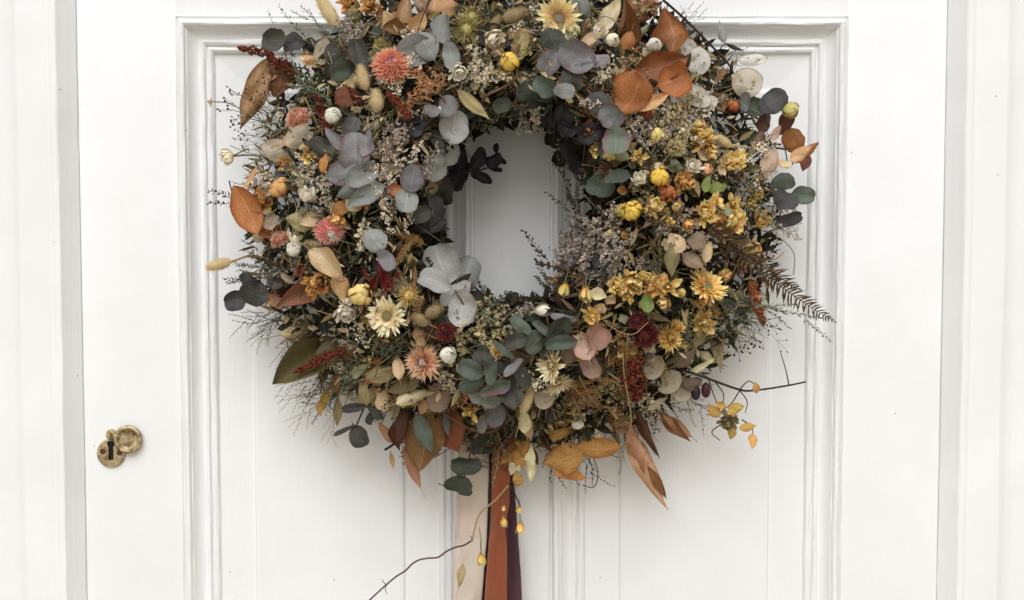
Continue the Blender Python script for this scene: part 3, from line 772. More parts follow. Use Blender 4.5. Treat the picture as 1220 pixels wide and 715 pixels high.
def heather_mesh(rng, n=34, ll=.11, lw=.022, br=4):
    mb = MB()
    def shoot(p0, d0, L, n, sc):
        pts = [p0]; d = d0.copy(); st = 8
        for i in range(st): d = (d+Vector((rng.gauss(0, .09), .04, rng.gauss(0, .07)))).normalized(); pts.append(pts[-1]+d*L/st)
        mb.tube(pts, .008*sc, 4, 0, .003)
        for i in range(n):
            f = (i+.5)/n*st; k = min(st-1, int(f)); p = pts[k].lerp(pts[k+1], f-k); t = (pts[k+1]-pts[k]).normalized()
            a = i*2.4+rng.gauss(0, .3); s1 = t.orthogonal().normalized(); s2 = t.cross(s1)
            o = (s1*math.cos(a)+s2*math.sin(a)); l = (o*.8+t*rng.uniform(.5, 1)).normalized()*ll*sc*rng.uniform(.6, 1.15)*(1.1-.5*i/n); w_ = t.cross(o).normalized()*lw*sc
            m = p+l*.5+o*.01; mb.add([p, m-w_, p+l, m+w_], [(0, 1, 2, 3)], [(.5, 0), (0, .5), (.5, 1), (1, .5)], rng.random(), 1)
    shoot(Vector((0, 0, 0)), Vector((0, 1, 0)), 1.0, n, 1)
    for b in range(br):
        s_ = .15+.6*b/max(1, br-1); sg = 1 if b % 2 else -1
        shoot(Vector((0, s_*.9, 0)), Vector((sg*rng.uniform(.35, .8), 1, rng.uniform(-.1, .4))).normalized(), rng.uniform(.28, .5), n//2, .85)
    return mb.mesh('heather_sprig', [STEMG, NEEDG], False)
HEA = [heather_mesh(random.Random(60+i), 30+4*(i % 3), br=i % 4+1) for i in range(7)]
THIN = [heather_mesh(random.Random(80+i), 16, .06, .012, 5) for i in range(4)]
def berry_mesh(rng):
    mb = MB()
    def br(p, d, L, lev):
        pts = [p]; dd = d.copy()
        for i in range(4): dd = (dd+Vector((rng.gauss(0, .16), rng.gauss(0, .08), rng.gauss(0, .1)))).normalized(); pts.append(pts[-1]+dd*L/4)
        mb.tube(pts, .006 if lev == 0 else .004, 3, 0, .003)
        if lev >= 2 or rng.random() < .12:
            e = pts[-1]; mb.ball(e, rng.uniform(.014, .026), rng.uniform(.014, .024), None, 6, 4, 1, rng.random()); return
        for k in range(rng.choice((2, 3, 3))):
            i = rng.choice((2, 3, 4, 4)); br(pts[i], (dd+Vector((rng.uniform(-1, 1), rng.uniform(-.3, .6), rng.uniform(-.5, .5)))).normalized(), L*rng.uniform(.5, .75), lev+1)
    br(Vector((0, 0, 0)), Vector((0, 1, 0)), .45, 0); br(Vector((0, .12, 0)), Vector((.5, 1, .2)).normalized(), .36, 1); br(Vector((0, .08, 0)), Vector((-.5, 1, -.1)).normalized(), .36, 1)
    return mb.mesh('berry_spray', [STEMD, BERRY])
BER = [berry_mesh(random.Random(90+i)) for i in range(5)]
def fern_mesh(rng, n=22, ll=.22, lw=.035, curl=.0):
    mb = MB(); pts = [Vector((curl*t*t*.3, t, .05*math.sin(2*t))) for t in [i/10 for i in range(11)]]; mb.tube(pts, .009, 4, 0, .003)
    for i in range(n):
        f = .1+.9*i/n; x = f*10; k = min(9, int(x)); p = pts[k].lerp(pts[k+1], x-k); l = ll*math.sin(math.pi*min(1, (.22+f*.80)))**.7
        for sg in (-1, 1):
            d = Vector((sg, .55+rng.gauss(0, .12), rng.gauss(-.1, .3))).normalized()*l*rng.uniform(.8, 1.05); u_ = Vector((0, lw*(.5+.5*(1-f)), 0)); dz = Vector((0, 0, -.12*l))
            a = p+d*.5; e = p+d+dz+Vector((0, .02, 0))
            mb.add([p-u_*.6, a-u_, e, a+u_, p+u_*.6], [(0, 1, 4), (1, 3, 4), (1, 2, 3)], None, rng.random(), 1)
    return mb.mesh('fern_frond', [STEMD, FERNB], False)
FERN = [fern_mesh(random.Random(100+i), 26, .19, .016, R.uniform(-.5, .5)) for i in range(3)]
def amar_mesh(rng):
    mb = MB(); mb.tube([(0, 0, 0), (.02, .5, .02), (0, 1, 0)], .02, 5, 0, .01)
    for i in range(420):
        t = rng.random()**.9; a = rng.uniform(0, 6.28); r = .105*(math.sin(math.pi*(.12+.85*t))**.7)*rng.uniform(.55, 1.1)*(1+.35*math.sin(t*23))
        c = (r*math.cos(a)+.03*math.sin(5*t), t, r*math.sin(a)); q = rng.uniform(.011, .027); mb.ball(c, q, q*1.35, q, 5, 4, 1, rng.random())
    return mb.mesh('amaranth_plume', [STEMB, PM['amar']])
AMA = [amar_mesh(random.Random(110+i)) for i in range(3)]

def along(name, meshes, a, b, wscale=1.0, mats=None, ha=None, hb=None, k=.5, label=None, parent=None, roll=None):
    """place a unit-length spray from photo point a to photo point b"""
    pa = P(a[0], a[1], (H(*a) if ha is None else ha)+k*.006); pb = P(b[0], b[1], (H(*b) if hb is None else hb)+k*.006)
    y = pb-pa; L = y.length; n = view(pa)+Vector((R.gauss(0, .3), 0, R.gauss(0, .3)))
    q = frame_q(y, n)
    me = meshes[R.randrange(len(meshes))] if isinstance(meshes, list) else meshes
    return obj(name, me, parent or wreath, wl(pa), q, (L*wscale, L, L*wscale), mats, label)
def twig(name, pts, r, mat, r1=None, label=None, extra=()):
    w_ = [P(*p) if len(p) > 2 else P(p[0], p[1], H(*p)+.004) for p in pts]; o0 = w_[0]; mb = MB()
    mb.tube([p-o0 for p in spline(w_)], r, 6, 0, r if r1 is None else r1)
    for e in extra:
        ww = [P(*p) if len(p) > 2 else P(p[0], p[1], H(*p)+.004) for p in e]; mb.tube([p-o0 for p in spline(ww)], r*.5, 5, 0, r*.3)
    o = obj(name, mb.mesh(name, [mat]), wreath, wl(o0), label=label); o['_o'] = tuple(o0); return o

# ------------------------------------------------------------------ ribbons
def ribbon_mat(name, c, k=1.0):
    m, t, b, out = newmat(name); uv = N(t, 'ShaderNodeUVMap').outputs[0]; sx = N(t, 'ShaderNodeSeparateXYZ'); t.links.new(uv, sx.inputs[0])
    geo = N(t, 'ShaderNodeNewGeometry').outputs['Position']; n = noise_(t, 40, 4, .6, geo)
    cc = mixc(t, math_(t, 'MULTIPLY', n, .45), lin(c, k), tuple(x*.6 for x in lin(c, k)[:3])+(1,))
    t.links.new(cc, b.inputs['Base Color']); b.inputs['Roughness'].default_value = .62; b.inputs['Sheen Weight'].default_value = .25
    wv = math_(t, 'MULTIPLY', math_(t, 'SINE', math_(t, 'MULTIPLY', sx.outputs[0], 190)), math_(t, 'SINE', math_(t, 'MULTIPLY', sx.outputs[1], 1400)))
    bump_(t, b, math_(t, 'ADD', math_(t, 'MULTIPLY', wv, .25), n), .0007, .6); thin(t, b, out, cc, .12); return m
def ribbon(rows, mat, label, amp=.004, ph=0.0, fold=.003):
    """rows of (py, left px, right px, h): a cloth strip with soft folds and a thin woven thickness"""
    mb = MB(); nv, nu = 60, 12; front = []
    def at(f):
        x = f*(len(rows)-1); i = min(len(rows)-2, int(x)); g = x-i; g = g*g*(3-2*g); a, b = rows[i], rows[i+1]
        return [a[j]+(b[j]-a[j])*g for j in range(4)]
    o0 = P(rows[0][1], rows[0][0], rows[0][3]); vs = []; uv = []
    for layer in (0, 1):
        for j in range(nv+1):
            py, xl, xr, h = at(j/nv)
            for i in range(nu+1):
                u = i/nu; hh = h+amp*math.sin(u*3.1+ph+j*.09)+fold*math.sin(u*6.5+ph*2+j*.05)+.0022*noise.noise(Vector((u*3, j*.16, ph)))+.0012*noise.noise(Vector((u*9+j*.2, j*.35, ph+4)))-layer*.0006
                e = .5*noise.noise(Vector((j*.6, i//nu*7, ph)))*(1 if i in (0, nu) else 0)
                vs.append(P(xl+(xr-xl)*u+e, py, hh)-o0); uv.append((u, j/nv))
    n = nu+1; q = (nv+1)*n; fs = []
    for j in range(nv):
        for i in range(nu):
            a = j*n+i; fs.append((a, a+n, a+n+1, a+1)); fs.append((q+a, q+a+1, q+a+n+1, q+a+n))
        a = j*n; fs.append((a, q+a, q+a+n, a+n)); a = j*n+nu; fs.append((a, a+n, q+a+n, q+a))
    mb.add(vs, fs, uv); return obj('ribbon', mb.mesh('ribbon', [mat]), wreath, wl(o0), label=label)
ribbon([(480, 602, 616, .030), (560, 598, 612, .026), (620, 601, 616, .022), (690, 603, 621, .020), (830, 604, 626, .018)], ribbon_mat('ribbon_plum', (92, 48, 62)), 'dark plum ribbon', .002, .4, .001)
ribbon([(480, 548, 583, .034), (560, 545, 582.5, .034), (640, 542, 580, .030), (715, 539, 574, .028), (830, 536, 570, .026)], ribbon_mat('ribbon_cream', (234, 218, 200)), 'cream ribbon', .006, 1.3, .002)
ribbon([(480, 580, 590, .026), (560, 580, 590, .025), (640, 577, 588, .022), (715, 571, 582, .019), (830, 567, 580, .018)], ribbon_mat('ribbon_dark_plum', (70, 36, 48)), 'narrow plum ribbon edge', .001, .2, .0)  # narrow strip in a deeper plum
ribbon([(480, 587, 607, .046), (560, 586, 608, .045), (600, 585, 607, .043), (625, 584, 602, .042), (650, 582, 604, .040), (715, 577, 604, .036), (830, 572, 602, .034)], ribbon_mat('ribbon_rust', (160, 82, 42)), 'rust orange ribbon', .004, 2.4, .002)

# ------------------------------------------------------------------ hidden ring of vines and the dense dark filling
br = random.Random(5); mb = MB()
for k in range(26):
    ph = br.uniform(0, 6.28); tq = br.uniform(0, 6.28); turns = br.choice((3, 4, 5, -4)); rr = br.uniform(.25, .8); pts = []
    for i in range(73):
        a = 2*math.pi*i/72; b_ = tq+turns*a; t = .40+.22*rr*math.cos(b_); px, py = polar(a+ph*0, t)
        pts.append(P(px, py, .056+.036*rr*math.sin(b_)+.004*noise.noise(Vector((a*3, k, 0))))-W0)
    mb.tube(pts, br.uniform(.0022, .0040), 5, rn=br.random())
obj('vine_ring', mb.mesh('vine_ring', [STEMD]), wreath)

def scatter(n, rng, tlo, thi, dlo, dhi, lmin, lmax, wr, outw=.5):
    """small pointed leaves filling the ring's body, as one mesh"""
    mb = MB()
    for _ in range(n):
        a = rng.uniform(0, 6.283); t = rng.uniform(tlo, thi); px, py = polar(a, t)
        h = max(.008, H(px, py)*rng.uniform(dlo, dhi)); p = P(px, py, h)-W0
        c, s_ = math.cos(a), math.sin(a); o = Vector((c, 0, -s_)); tg = Vector((s_, 0, c))
        d = (o*rng.gauss(outw*(2*t-.9), .6)+tg*rng.gauss(0, .9)+Vector((0, -1, 0))*rng.uniform(-.2, .9)).normalized(); L = rng.uniform(lmin, lmax); sd = d.cross(Vector((rng.gauss(0, 1), rng.gauss(0, 1), rng.gauss(0, 1)))).normalized()
        up = d.cross(sd); w_ = L*wr*rng.uniform(.7, 1.3)
        mb.add([p, p+d*L*.4-sd*w_+up*w_*.3, p+d*L*.75-sd*w_*.7+up*w_*.2, p+d*L, p+d*L*.75+sd*w_*.7+up*w_*.2, p+d*L*.4+sd*w_+up*w_*.3, p+d*L*.5-up*w_*.2], [(0, 1, 6), (1, 2, 6), (2, 3, 6), (3, 4, 6), (4, 5, 6), (5, 0, 6)],
               [(.5, 0), (0, .4), (.1, .75), (.5, 1), (.9, .75), (1, .4), (.5, .5)], rng.random())
    return mb
o = obj('dark_foliage', scatter(6500, br, .08, .93, .15, .82, .010, .022, .20).mesh('dark_foliage', [GAPSHADE]), wreath, kind='stuff')
o = obj('dark_foliage', scatter(2600, br, .03, .22, .1, .85, .008, .017, .22, .1).mesh('dark_foliage', [GAPSHADE]), wreath, kind='stuff')
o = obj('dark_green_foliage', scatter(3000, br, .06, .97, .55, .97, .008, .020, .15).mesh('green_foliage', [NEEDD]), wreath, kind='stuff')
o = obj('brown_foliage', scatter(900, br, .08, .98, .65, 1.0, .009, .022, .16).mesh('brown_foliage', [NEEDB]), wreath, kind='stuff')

o = obj('straw_foliage', scatter(650, br, .24, .99, .78, 1.0, .008, .022, .11).mesh('straw_foliage', [NEEDY]), wreath, kind='stuff')
o = obj('olive_foliage', scatter(1400, br, .20, .99, .68, .98, .008, .020, .13).mesh('olive_foliage', [NEEDO]), wreath, kind='stuff')
def stems(n, rng, lmin, lmax, r, mat, name, tlo=.15, thi=1.0, lift=(.5, 1.05)):
    mb = MB()
    for _ in range(n):
        a = rng.uniform(0, 6.283); t = rng.uniform(tlo, thi); px, py = polar(a, t); h = H(px, py)*rng.uniform(*lift); p = P(px, py, max(.012, h))-W0
        c, s_ = math.cos(a), math.sin(a); d = (Vector((c, 0, -s_))*rng.gauss(.5*(2*t-.7), .5)+Vector((s_, 0, c))*rng.gauss(0, .8)+Vector((0, rng.gauss(-.15, .3), 0))).normalized(); L = rng.uniform(lmin, lmax)
        b_ = Vector((rng.gauss(0, .18), rng.gauss(0, .08), rng.gauss(0, .18)))*L
        mb.tube(spline([p-d*L*.5, p-d*L*.15+b_*.5, p+d*L*.2+b_*.55, p+d*L*.5], 3), r*rng.uniform(.7, 1.3), 4, rn=rng.random())
    obj(name, mb.mesh(name, [mat]), wreath, kind='stuff')
stems(200, br, .03, .07, .00038, STEMY, 'straw_stems', .28, .95, (.75, 1.02)); stems(240, br, .03, .07, .00042, STEMG, 'green_stems', .1, .98, (.7, 1.02)); stems(220, br, .03, .08, .0005, STEMD, 'dark_stems', .1, 1.0, (.6, 1.0))

# ------------------------------------------------------------------ scattered sprays between the named pieces
sr = random.Random(21)
def spot(rng, tlo, thi, zone=None):
    while True:
        a = rng.uniform(0, 6.283); px, py = polar(a, rng.uniform(tlo, thi))
        if -40 < py < 600 and (zone is None or zone(px, py)): return a, px, py
def spray(name, meshes, n, tlo, thi, Ls, mats, zone=None, outw=.4, k=(-1.6, .1), wsc=1.0):
    for _ in range(n):
        a, px, py = spot(sr, tlo, thi, zone); t = ring_t(px, py)[0]; L = sr.uniform(*Ls)
        ang = math.atan2(math.sin(a)*outw*(2*t-.6)+sr.gauss(0, .55), math.cos(a)*outw*(2*t-.6)+sr.gauss(0, .55))
        b = (px+math.cos(ang)*L, py+math.sin(ang)*L); hb = max(H(*b), H(px, py)-.03) if ring_t(*b)[0] > .9 else None
        along(name, meshes, (px, py), b, wsc, mats if not isinstance(mats, list) else sr.choice(mats), hb=hb, k=sr.uniform(*k))
SG = [(STEMB, PM['statg']), (STEMG, PM['staty']), (STEMG, PM['statw']), (STEMY, PM['statw'])]
right = lambda x, y: x > 640 and y > 90
left = lambda x, y: x < 520
top = lambda x, y: y < 120
bot = lambda x, y: y > 360
spray('heather_sprig', HEA, 110, .30, .95, (36, 76), [(STEMG, NEEDG), (STEMG, NEEDS), (STEMG, NEEDO), (STEMG, NEEDD), (STEMB, NEEDB), (STEMY, NEEDY), (STEMY, NEEDO)])
spray('statice_spray', STAT, 26, .28, .85, (36, 60), SG)
spray('statice_spray', STAT, 14, .22, .7, (36, 64), SG, right)
spray('statice_spray', STAT, 8, .3, .85, (34, 56), [(STEMG, PM['staty']), (STEMB, PM['statb'])])
spray('heather_sprig', THIN, 24, .8, 1.0, (36, 74), [(STEMG, NEEDG), (STEMD, NEEDB), (STEMG, NEEDS)], None, 1.4)
def fill_leaves(n, mats, zone, Ls, shapes=('round', 'ovate', 'spoon'), ks=(-1.6, -.3), tlo=.05, thi=.95):
    for _ in range(n):
        a, px, py = spot(sr, tlo, thi, zone); L = sr.uniform(*Ls)
        leaf(px, py, L, L*sr.uniform(.5, .9), sr.uniform(0, 360), sr.choice(mats), sr.choice(shapes), k=sr.uniform(*ks), tilt=sr.gauss(0, .45))
fill_leaves(44, ['dark', 'deep', 'plum', 'black', 'dark'], None, (20, 34))
fill_leaves(16, ['brown', 'olive', 'caramel', 'rustd', 'khaki'], left, (20, 34), ('ovate', 'lance', 'round'))
fill_leaves(14, ['khaki', 'olive', 'brown', 'taupe', 'deep'], right, (18, 32), ('ovate', 'spoon'))
fill_leaves(14, ['tan', 'brown', 'dark', 'grey', 'khaki'], top, (22, 36))
fill_leaves(14, ['green', 'dark', 'brownd', 'taupe', 'plum'], bot, (20, 34))

# fine pale texture over the surface: cream sprays and small curled dry leaves
spray('statice_spray', STAT, 30, .28, .95, (26, 46), [(STEMG, PM['statw']), (STEMY, PM['statw']), (STEMG, PM['staty']), (STEMB, PM['statg'])], None, .4, (-.2, 1.1))
spray('heather_sprig', HEA, 34, .3, .98, (26, 50), [(STEMY, NEEDY), (STEMG, NEEDS), (STEMY, NEEDO)], None, .5, (-.2, 1.0), .8)
fill_leaves(64, ['beige', 'cream', 'tan', 'khaki', 'apricot', 'sage', 'taupe'], None, (12, 22), ('curl', 'crinkle', 'rolled', 'lance'), (-.5, .9), .25, .98)
obj('cream_foliage', scatter(700, br, .22, 1.0, .86, 1.06, .005, .012, .22).mesh('cream_foliage', [plain_mat('petal_flakes_cream', (232, 214, 172), (190, 166, 118), trans=.3)]), wreath, kind='stuff')
def fill_flowers(n, zone, kinds, mats, rs, ks=(-.8, .9), tlo=.12, thi=.9):
    for _ in range(n):
        a, px, py = spot(sr, tlo, thi, zone); flower(px, py, sr.uniform(*rs), sr.choice(kinds), sr.choice(mats), k=sr.uniform(*ks))
fill_flowers(38, lambda x, y: x > 690 and 130 < y < 430, ('rose', 'hop', 'tulip', 'hop', 'globe', 'budopen'), ('gold', 'gold', 'yellow', 'oran', 'staty', 'ygreen', 'rustp'), (5, 12))
fill_flowers(18, left, ('star', 'hop', 'budopen', 'rose'), ('oran', 'gold', 'creamd', 'rustp', 'whitey'), (6, 10))
fill_flowers(10, lambda x, y: y > 400, ('star', 'hop', 'tulip'), ('gold', 'creamd', 'oran'), (6, 10))
fill_flowers(10, top, ('spiky', 'hop', 'star'), ('ygreen', 'creamd', 'gold'), (7, 11))

# ------------------------------------------------------------------ named pieces, catalogued from the photograph
T = dict
# --- top left
sprig('eucalyptus_sprig', [(372, 66), (352, 50), (330, 44)], [(327, 47, 27, 27, 170, 'dark', T(k=1.6)), (350, 53, 26, 24, 200, 'plum', T(k=.9)), (368, 55, 20, 16, 60, 'black')], label='dark grey eucalyptus sprig')
sprig('eucalyptus_sprig', [(440, 100), (420, 72), (392, 44)], [(396, 46, 32, 22, 120, 'grey', T(k=.2)), (407, 61, 40, 28, 195, 'dark', T(k=.8)), (409, 85, 32, 25, 200, 'deep', T(k=.8)), (428, 68, 38, 22, 105, 'dark', T(k=1.3))])
along('amaranth_plume', AMA, (352, 90), (320, 66), 1.35, None, k=2.2); along('amaranth_plume', AMA, (326, 68), (284, 55), 1.0, None, k=2.0, hb=.05)
leaf(303, 112, 88, 28, 250, 'dry', 'crinkle', k=1.5, label='curled brown dry leaf'); leaf(336, 92, 46, 30, 258, 'brown', 'crinkle', k=.8); leaf(322, 88, 40, 18, 245, 'dry', 'crinkle', k=1.1)
bunny(391, 14, 50, 19, 122, FURM, label='long pale bunny tail'); bunny(433, 93, 32, 17, 105); bunny(449, 120, 27, 18, 98)
luna(385, 62, 31, 21, 78, LUNB)
flower(422, 18, 11, 'globe', 'olive', k=1); flower(414, 3, 13, 'rose', 'oran', k=1.5); flower(440, 5, 13, 'rose', 'oran', k=1.5)
flower(466, 76, 24.5, 'dome', 'coral', (100, 22), k=2.2, label='coral pink strawflower')
leaf(411, 116, 25, 24, 90, 'rustd', 'round', k=1.2); along('amaranth_plume', AMA, (390, 160), (378, 112), .8, (STEMB, PM['amard']), k=1)
along('amaranth_plume', AMA, (488, 142), (462, 108), .9, (STEMB, PM['amar']), k=1.4); along('amaranth_plume', AMA, (430, 122), (408, 100), .9, (STEMB, PM['amard']), k=.6)
flower(396, 138, 11.5, 'bud', 'white', (80, 24), k=2.4); flower(354, 140, 18, 'dome', 'pinky', (140, 50), k=1.5, label='pink strawflower seen from the side')
for a, b in (((352, 70), (318, 14)), ((385, 60), (333, 10)), ((398, 50), (356, 12)), ((380, 118), (345, 62)), ((372, 112), (338, 70)), ((396, 125), (360, 80))):
    along('heather_sprig', HEA, a, b, .8, (STEMG, R.choice((NEEDS, NEEDG))), k=.6)
for a, b in (((325, 150), (248, 118)), ((330, 140), (278, 88)), ((335, 165), (268, 142)), ((325, 178), (270, 160)), ((350, 120), (300, 88))):
    along('berry_spray', BER, a, b, .8, None, hb=.05, k=.3)
leaf(368, 74, 26, 12, -30, 'beige', 'lance', k=1.3); leaf(372, 70, 22, 10, 10, 'apricot', 'lance', k=1.5)
flower(251, 121, 6, 'star', 'creamd', (170, 70), h=.05); twig('stem', [(253, 121, .05), (275, 124, .05), (305, 140, .055), (330, 150, .06)], .0005, STEMG)
# --- top middle
sprig('eucalyptus_sprig', [(500, 40), (522, 58), (545, 84)], [(497, 60, 44, 36, 200, 'grey', T(k=.8)), (508, 55, 38, 27, 120, 'grey', T(k=1.7)), (531, 36, 38, 26, 85, 'grey', T(k=1.4)), (537, 67, 34, 20, 280, 'grey', T(k=1.2))], label='pale grey-green eucalyptus sprig')
for a in ((481, 17, 48, 17, 82, 'tan'), (524, 10, 36, 32, 95, 'apricot'), (498, 27, 30, 18, 60, 'apricot'), (470, 35, 30, 16, 170, 'brown'), (505, 6, 30, 18, 100, 'rose'), (463, 24, 24, 16, 120, 'beige')): leaf(*a, 'rolled', k=.8)
flower(547, 86, 12, 'budopen', 'white', (-80, 25), k=1.8); flower(588, 47, 14, 'budopen', 'whitey', (-40, 40), k=1.2, label='cream half-open bud')
flower(555, 36, 21, 'spiky', 'ygreen', (-100, 30), k=1); flower(562, 20, 16, 'spiky', 'ygreen', (-60, 40), k=.8); bunny(612, 19, 32, 20, 25, FURT); bunny(590, 28, 22, 14, 60, FURT, k=1)
flower(607, 74, 12.5, 'globe', 'globe', (150, 30), k=1.6); flower(597, 88, 9, 'spiky', 'ygreen', (-110, 50), k=1)
flower(666, 22, 27, 'daisy', 'apric', (-100, 12), k=2.2, label='peach daisy with a pale centre', centre=CENTG)
for a, b in (((548, 104), (572, 62)), ((560, 108), (585, 80)), ((556, 70), (600, 96)), ((570, 95), (566, 60))): along('statice_spray', STAT, a, b, .9, (STEMG, PM['statw']), k=1.2)
for a, b in (((490, 128), (518, 88)), ((480, 140), (502, 104)), ((500, 120), (530, 98)), ((470, 145), (492, 116)), ((505, 112), (500, 84))): along('statice_spray', STAT, a, b, 1.0, (STEMB, PM['statb']), k=1.1)
leaf(563, 124, 52, 15, -42, 'khaki', 'lance', k=1.6); twig('twig', [(570, 150), (576, 118), (600, 104), (615, 92), (615, 82)], .0014, STEMB)
sprig('eucalyptus_sprig', [(520, 108), (532, 125), (540, 160), (532, 190)], [(533, 127, 26, 24, 60, 'purple', T(k=.6)), (515, 132, 20, 14, 160, 'lilac'), (540, 152, 40, 34, 80, 'silver', T(k=1.6)), (534, 180, 34, 30, 260, 'silver', T(k=2))], label='silver grey eucalyptus sprig beside the opening')
sprig('eucalyptus_sprig', [(600, 128), (640, 112), (672, 108)], [(630, 109, 30, 26, 200, 'deep', T(k=.4)), (650, 103, 30, 24, 150, 'green', T(k=1)), (673, 109, 26, 18, -10, 'grey', T(k=1.6)), (598, 124, 22, 18, 180, 'green', T(k=.5)), (615, 130, 24, 18, 230, 'dark')])
sprig('eucalyptus_sprig', [(648, 58), (672, 66), (708, 78)], [(659, 50, 34, 28, 110, 'deep', T(k=.4)), (656, 74, 32, 26, 240, 'purple', T(k=.8)), (688, 68, 44, 36, 150, 'purple', T(k=1.6)), (709, 73, 34, 15, 10, 'lilac', T(k=2.2)), (680, 95, 30, 26, 280, 'dark', T(k=.5))], label='purple-grey eucalyptus sprig')
sprig('eucalyptus_sprig', [(700, 108), (718, 126), (734, 160)], [(714, 124, 32, 26, 140, 'plum', T(k=.6)), (728, 138, 30, 28, 300, 'purple', T(k=1.2)), (733, 168, 34, 32, 270, 'twotone', T(k=2))])
leaf(726, 17, 44, 20, 58, 'cream', 'ovate', k=1.6); leaf(705, 45, 40, 13, 35, 'beige', 'lance', k=1.3); flower(713, 38, 12, 'budopen', 'white', (30, 30), k=2.4); flower(729, 48, 10.5, 'bud', 'whitey', (-20, 30), k=2)
leaf(743, 26, 60, 22, 92, 'brown', 'rolled', k=.9); leaf(746, 55, 36, 18, 250, 'caramel', 'ovate', k=.7); leaf(762, 38, 34, 10, 40, 'sage', 'lance', k=.6)
sprig('rust_leaf_sprig', [(740, 130), (765, 100), (790, 60), (795, 30)], [(793, 40, 58, 38, 96, 'caramel', 'rolled', T(k=1.2, tilt=.0)), (786, 78, 66, 34, 16, 'rust', 'rolled', T(k=1.9)), (750, 110, 60, 46, 62, 'rust', 'rolled', T(k=2.6)), (801, 98, 38, 36, 20, 'rust', 'rolledround', T(k=2.8)), (776, 122, 42, 16, 25, 'apricot', 'rolled', T(k=2.2))], r=.0016, label='broad rust-brown leaves')
flower(779, 54, 11, 'bud', 'white', (60, 20), k=3.2); flower(774, 4, 15, 'straw', 'pinky', (90, 40), k=2, label='small coral strawflower at the top edge')
luna(832, 73, 34, 29, 80, LUNW, k=2, label='white honesty pod'); luna(820, 57, 24, 20, 120, LUNW, k=1); luna(829, 114, 40, 24, 150, LUNW, k=1.2); luna(843, 123, 24, 18, 20, LUNW, k=1.6)
along('statice_spray', STAT, (742, 70), (770, 82), 1.1, (STEMB, PM['staty'])); along('statice_spray', STAT, (735, 78), (760, 62), 1.1, (STEMB, PM['statb']))
tw = twig('twig', [(790, 0, .09), (815, 22, .075), (845, 52, .065), (866, 74, .06), (874, 88, .055)], .0012, STEMD, .0009, 'dark bare twig', extra=([(858, 58, .062), (866, 52, .06), (886, 60, .05)], [(866, 72, .06), (856, 80, .055), (848, 88, .05)]))
leaf(861, 37, 27, 10, 102, 'grey', 'ovate', h=.058); leaf(876, 57, 24, 5, -22, 'dark', 'lance', h=.052)
luna(897, 71, 32, 14, 5, LUNW, h=.05, k=0); luna(890, 99, 36, 36, 20, LUNB, h=.06, k=1, label='round beige honesty pod'); leaf(862, 88, 28, 11, 20, 'tan', 'ovate', h=.06)
for a, b in (((800, 40), (846, 12)), ((846, 90), (840, 60)), ((850, 112), (880, 84)), ((800, 30), (830, 4))): along('heather_sprig', THIN, a, b, .8, (STEMD, NEEDG), hb=.05)
# --- top right
flower(873, 128, 9, 'globe', 'rustp', (60, 40), k=1.4)
sprig('eucalyptus_sprig', [(870, 150, .05), (895, 135, .055), (925, 122, .05)], [(893, 130, 38, 27, 190, 'deep', T(h=.06)), (921, 121, 36, 27, 30, 'plum', T(h=.062)), (888, 122, 24, 12, 80, 'grey', T(h=.066)), (912, 143, 30, 18, 250, 'brownd', T(h=.052))])
flower(940, 131, 12, 'globe', 'ygreen', (-10, 60), h=.06, label='yellow-green bristly bud'); leaf(934, 146, 30, 20, 250, 'maroon', 'ovate', h=.05)
sprig('copper_leaf_sprig', [(880, 200, .05), (915, 178, .05), (945, 178, .045), (975, 172, .04)], [(902, 165, 34, 22, 170, 'rose', 'ovate', T(h=.058)), (918, 192, 38, 20, 72, 'rose', 'ovate', T(h=.06)), (945, 168, 30, 25, 120, 'rust', 'round', T(h=.05)), (954, 183, 30, 15, 35, 'apricot', 'ovate', T(h=.055)), (961, 182, 36, 12, 40, 'rust', 'ovate', T(h=.05)), (959, 193, 22, 15, 260, 'maroon', 'ovate', T(h=.05)), (925, 158, 20, 10, 60, 'rose', 'ovate', T(h=.062)), (935, 196, 18, 10, -20, 'beige', 'ovate', T(h=.052))], STEMD, label='copper and rose leaves reaching to the right')
bunny(862, 168, 23, 13, 145); flower(874, 195, 17, 'rose', 'gold', (60, 35), k=1.8, label='golden dried rose'); flower(836, 160, 18, 'hop', 'gold', (100, 60), k=1.4); flower(846, 178, 13, 'hop', 'gold', (-60, 50), k=1)
for a, b in (((760, 190), (775, 130)), ((775, 185), (800, 135)), ((785, 200), (815, 150)), ((770, 160), (822, 120)), ((800, 180), (835, 128)), ((745, 175), (760, 140)), ((800, 195), (795, 155)), ((815, 185), (805, 140))): along('statice_spray', STAT, a, b, .9, (STEMG, R.choice((PM['statw'], PM['statg'], PM['staty']))), k=R.uniform(.4, 1.2))
flower(806, 176, 13, 'daisy', 'creamd', (-120, 55), k=1.2); flower(825, 198, 10.5, 'budopen', 'white', (40, 25), k=2); flower(761, 213, 9.5, 'budopen', 'white', (60, 35), k=1.6); flower(761, 187, 11, 'star', 'gold', k=1.2); flower(842, 202, 8, 'bud', 'coral', (30, 40), k=1.6)
flower(786, 212, 12, 'globe', 'globe', (80, 30), k=1.8); flower(795, 229, 11, 'globe', 'rustp', k=1); flower(816, 216, 14, 'hop', 'oran', (-20, 50), k=1.4); flower(753, 252, 12.5, 'globe', 'globe', (120, 20), k=1.8); flower(777, 245, 13, 'rose', 'gold', (-20, 30), k=1.8)
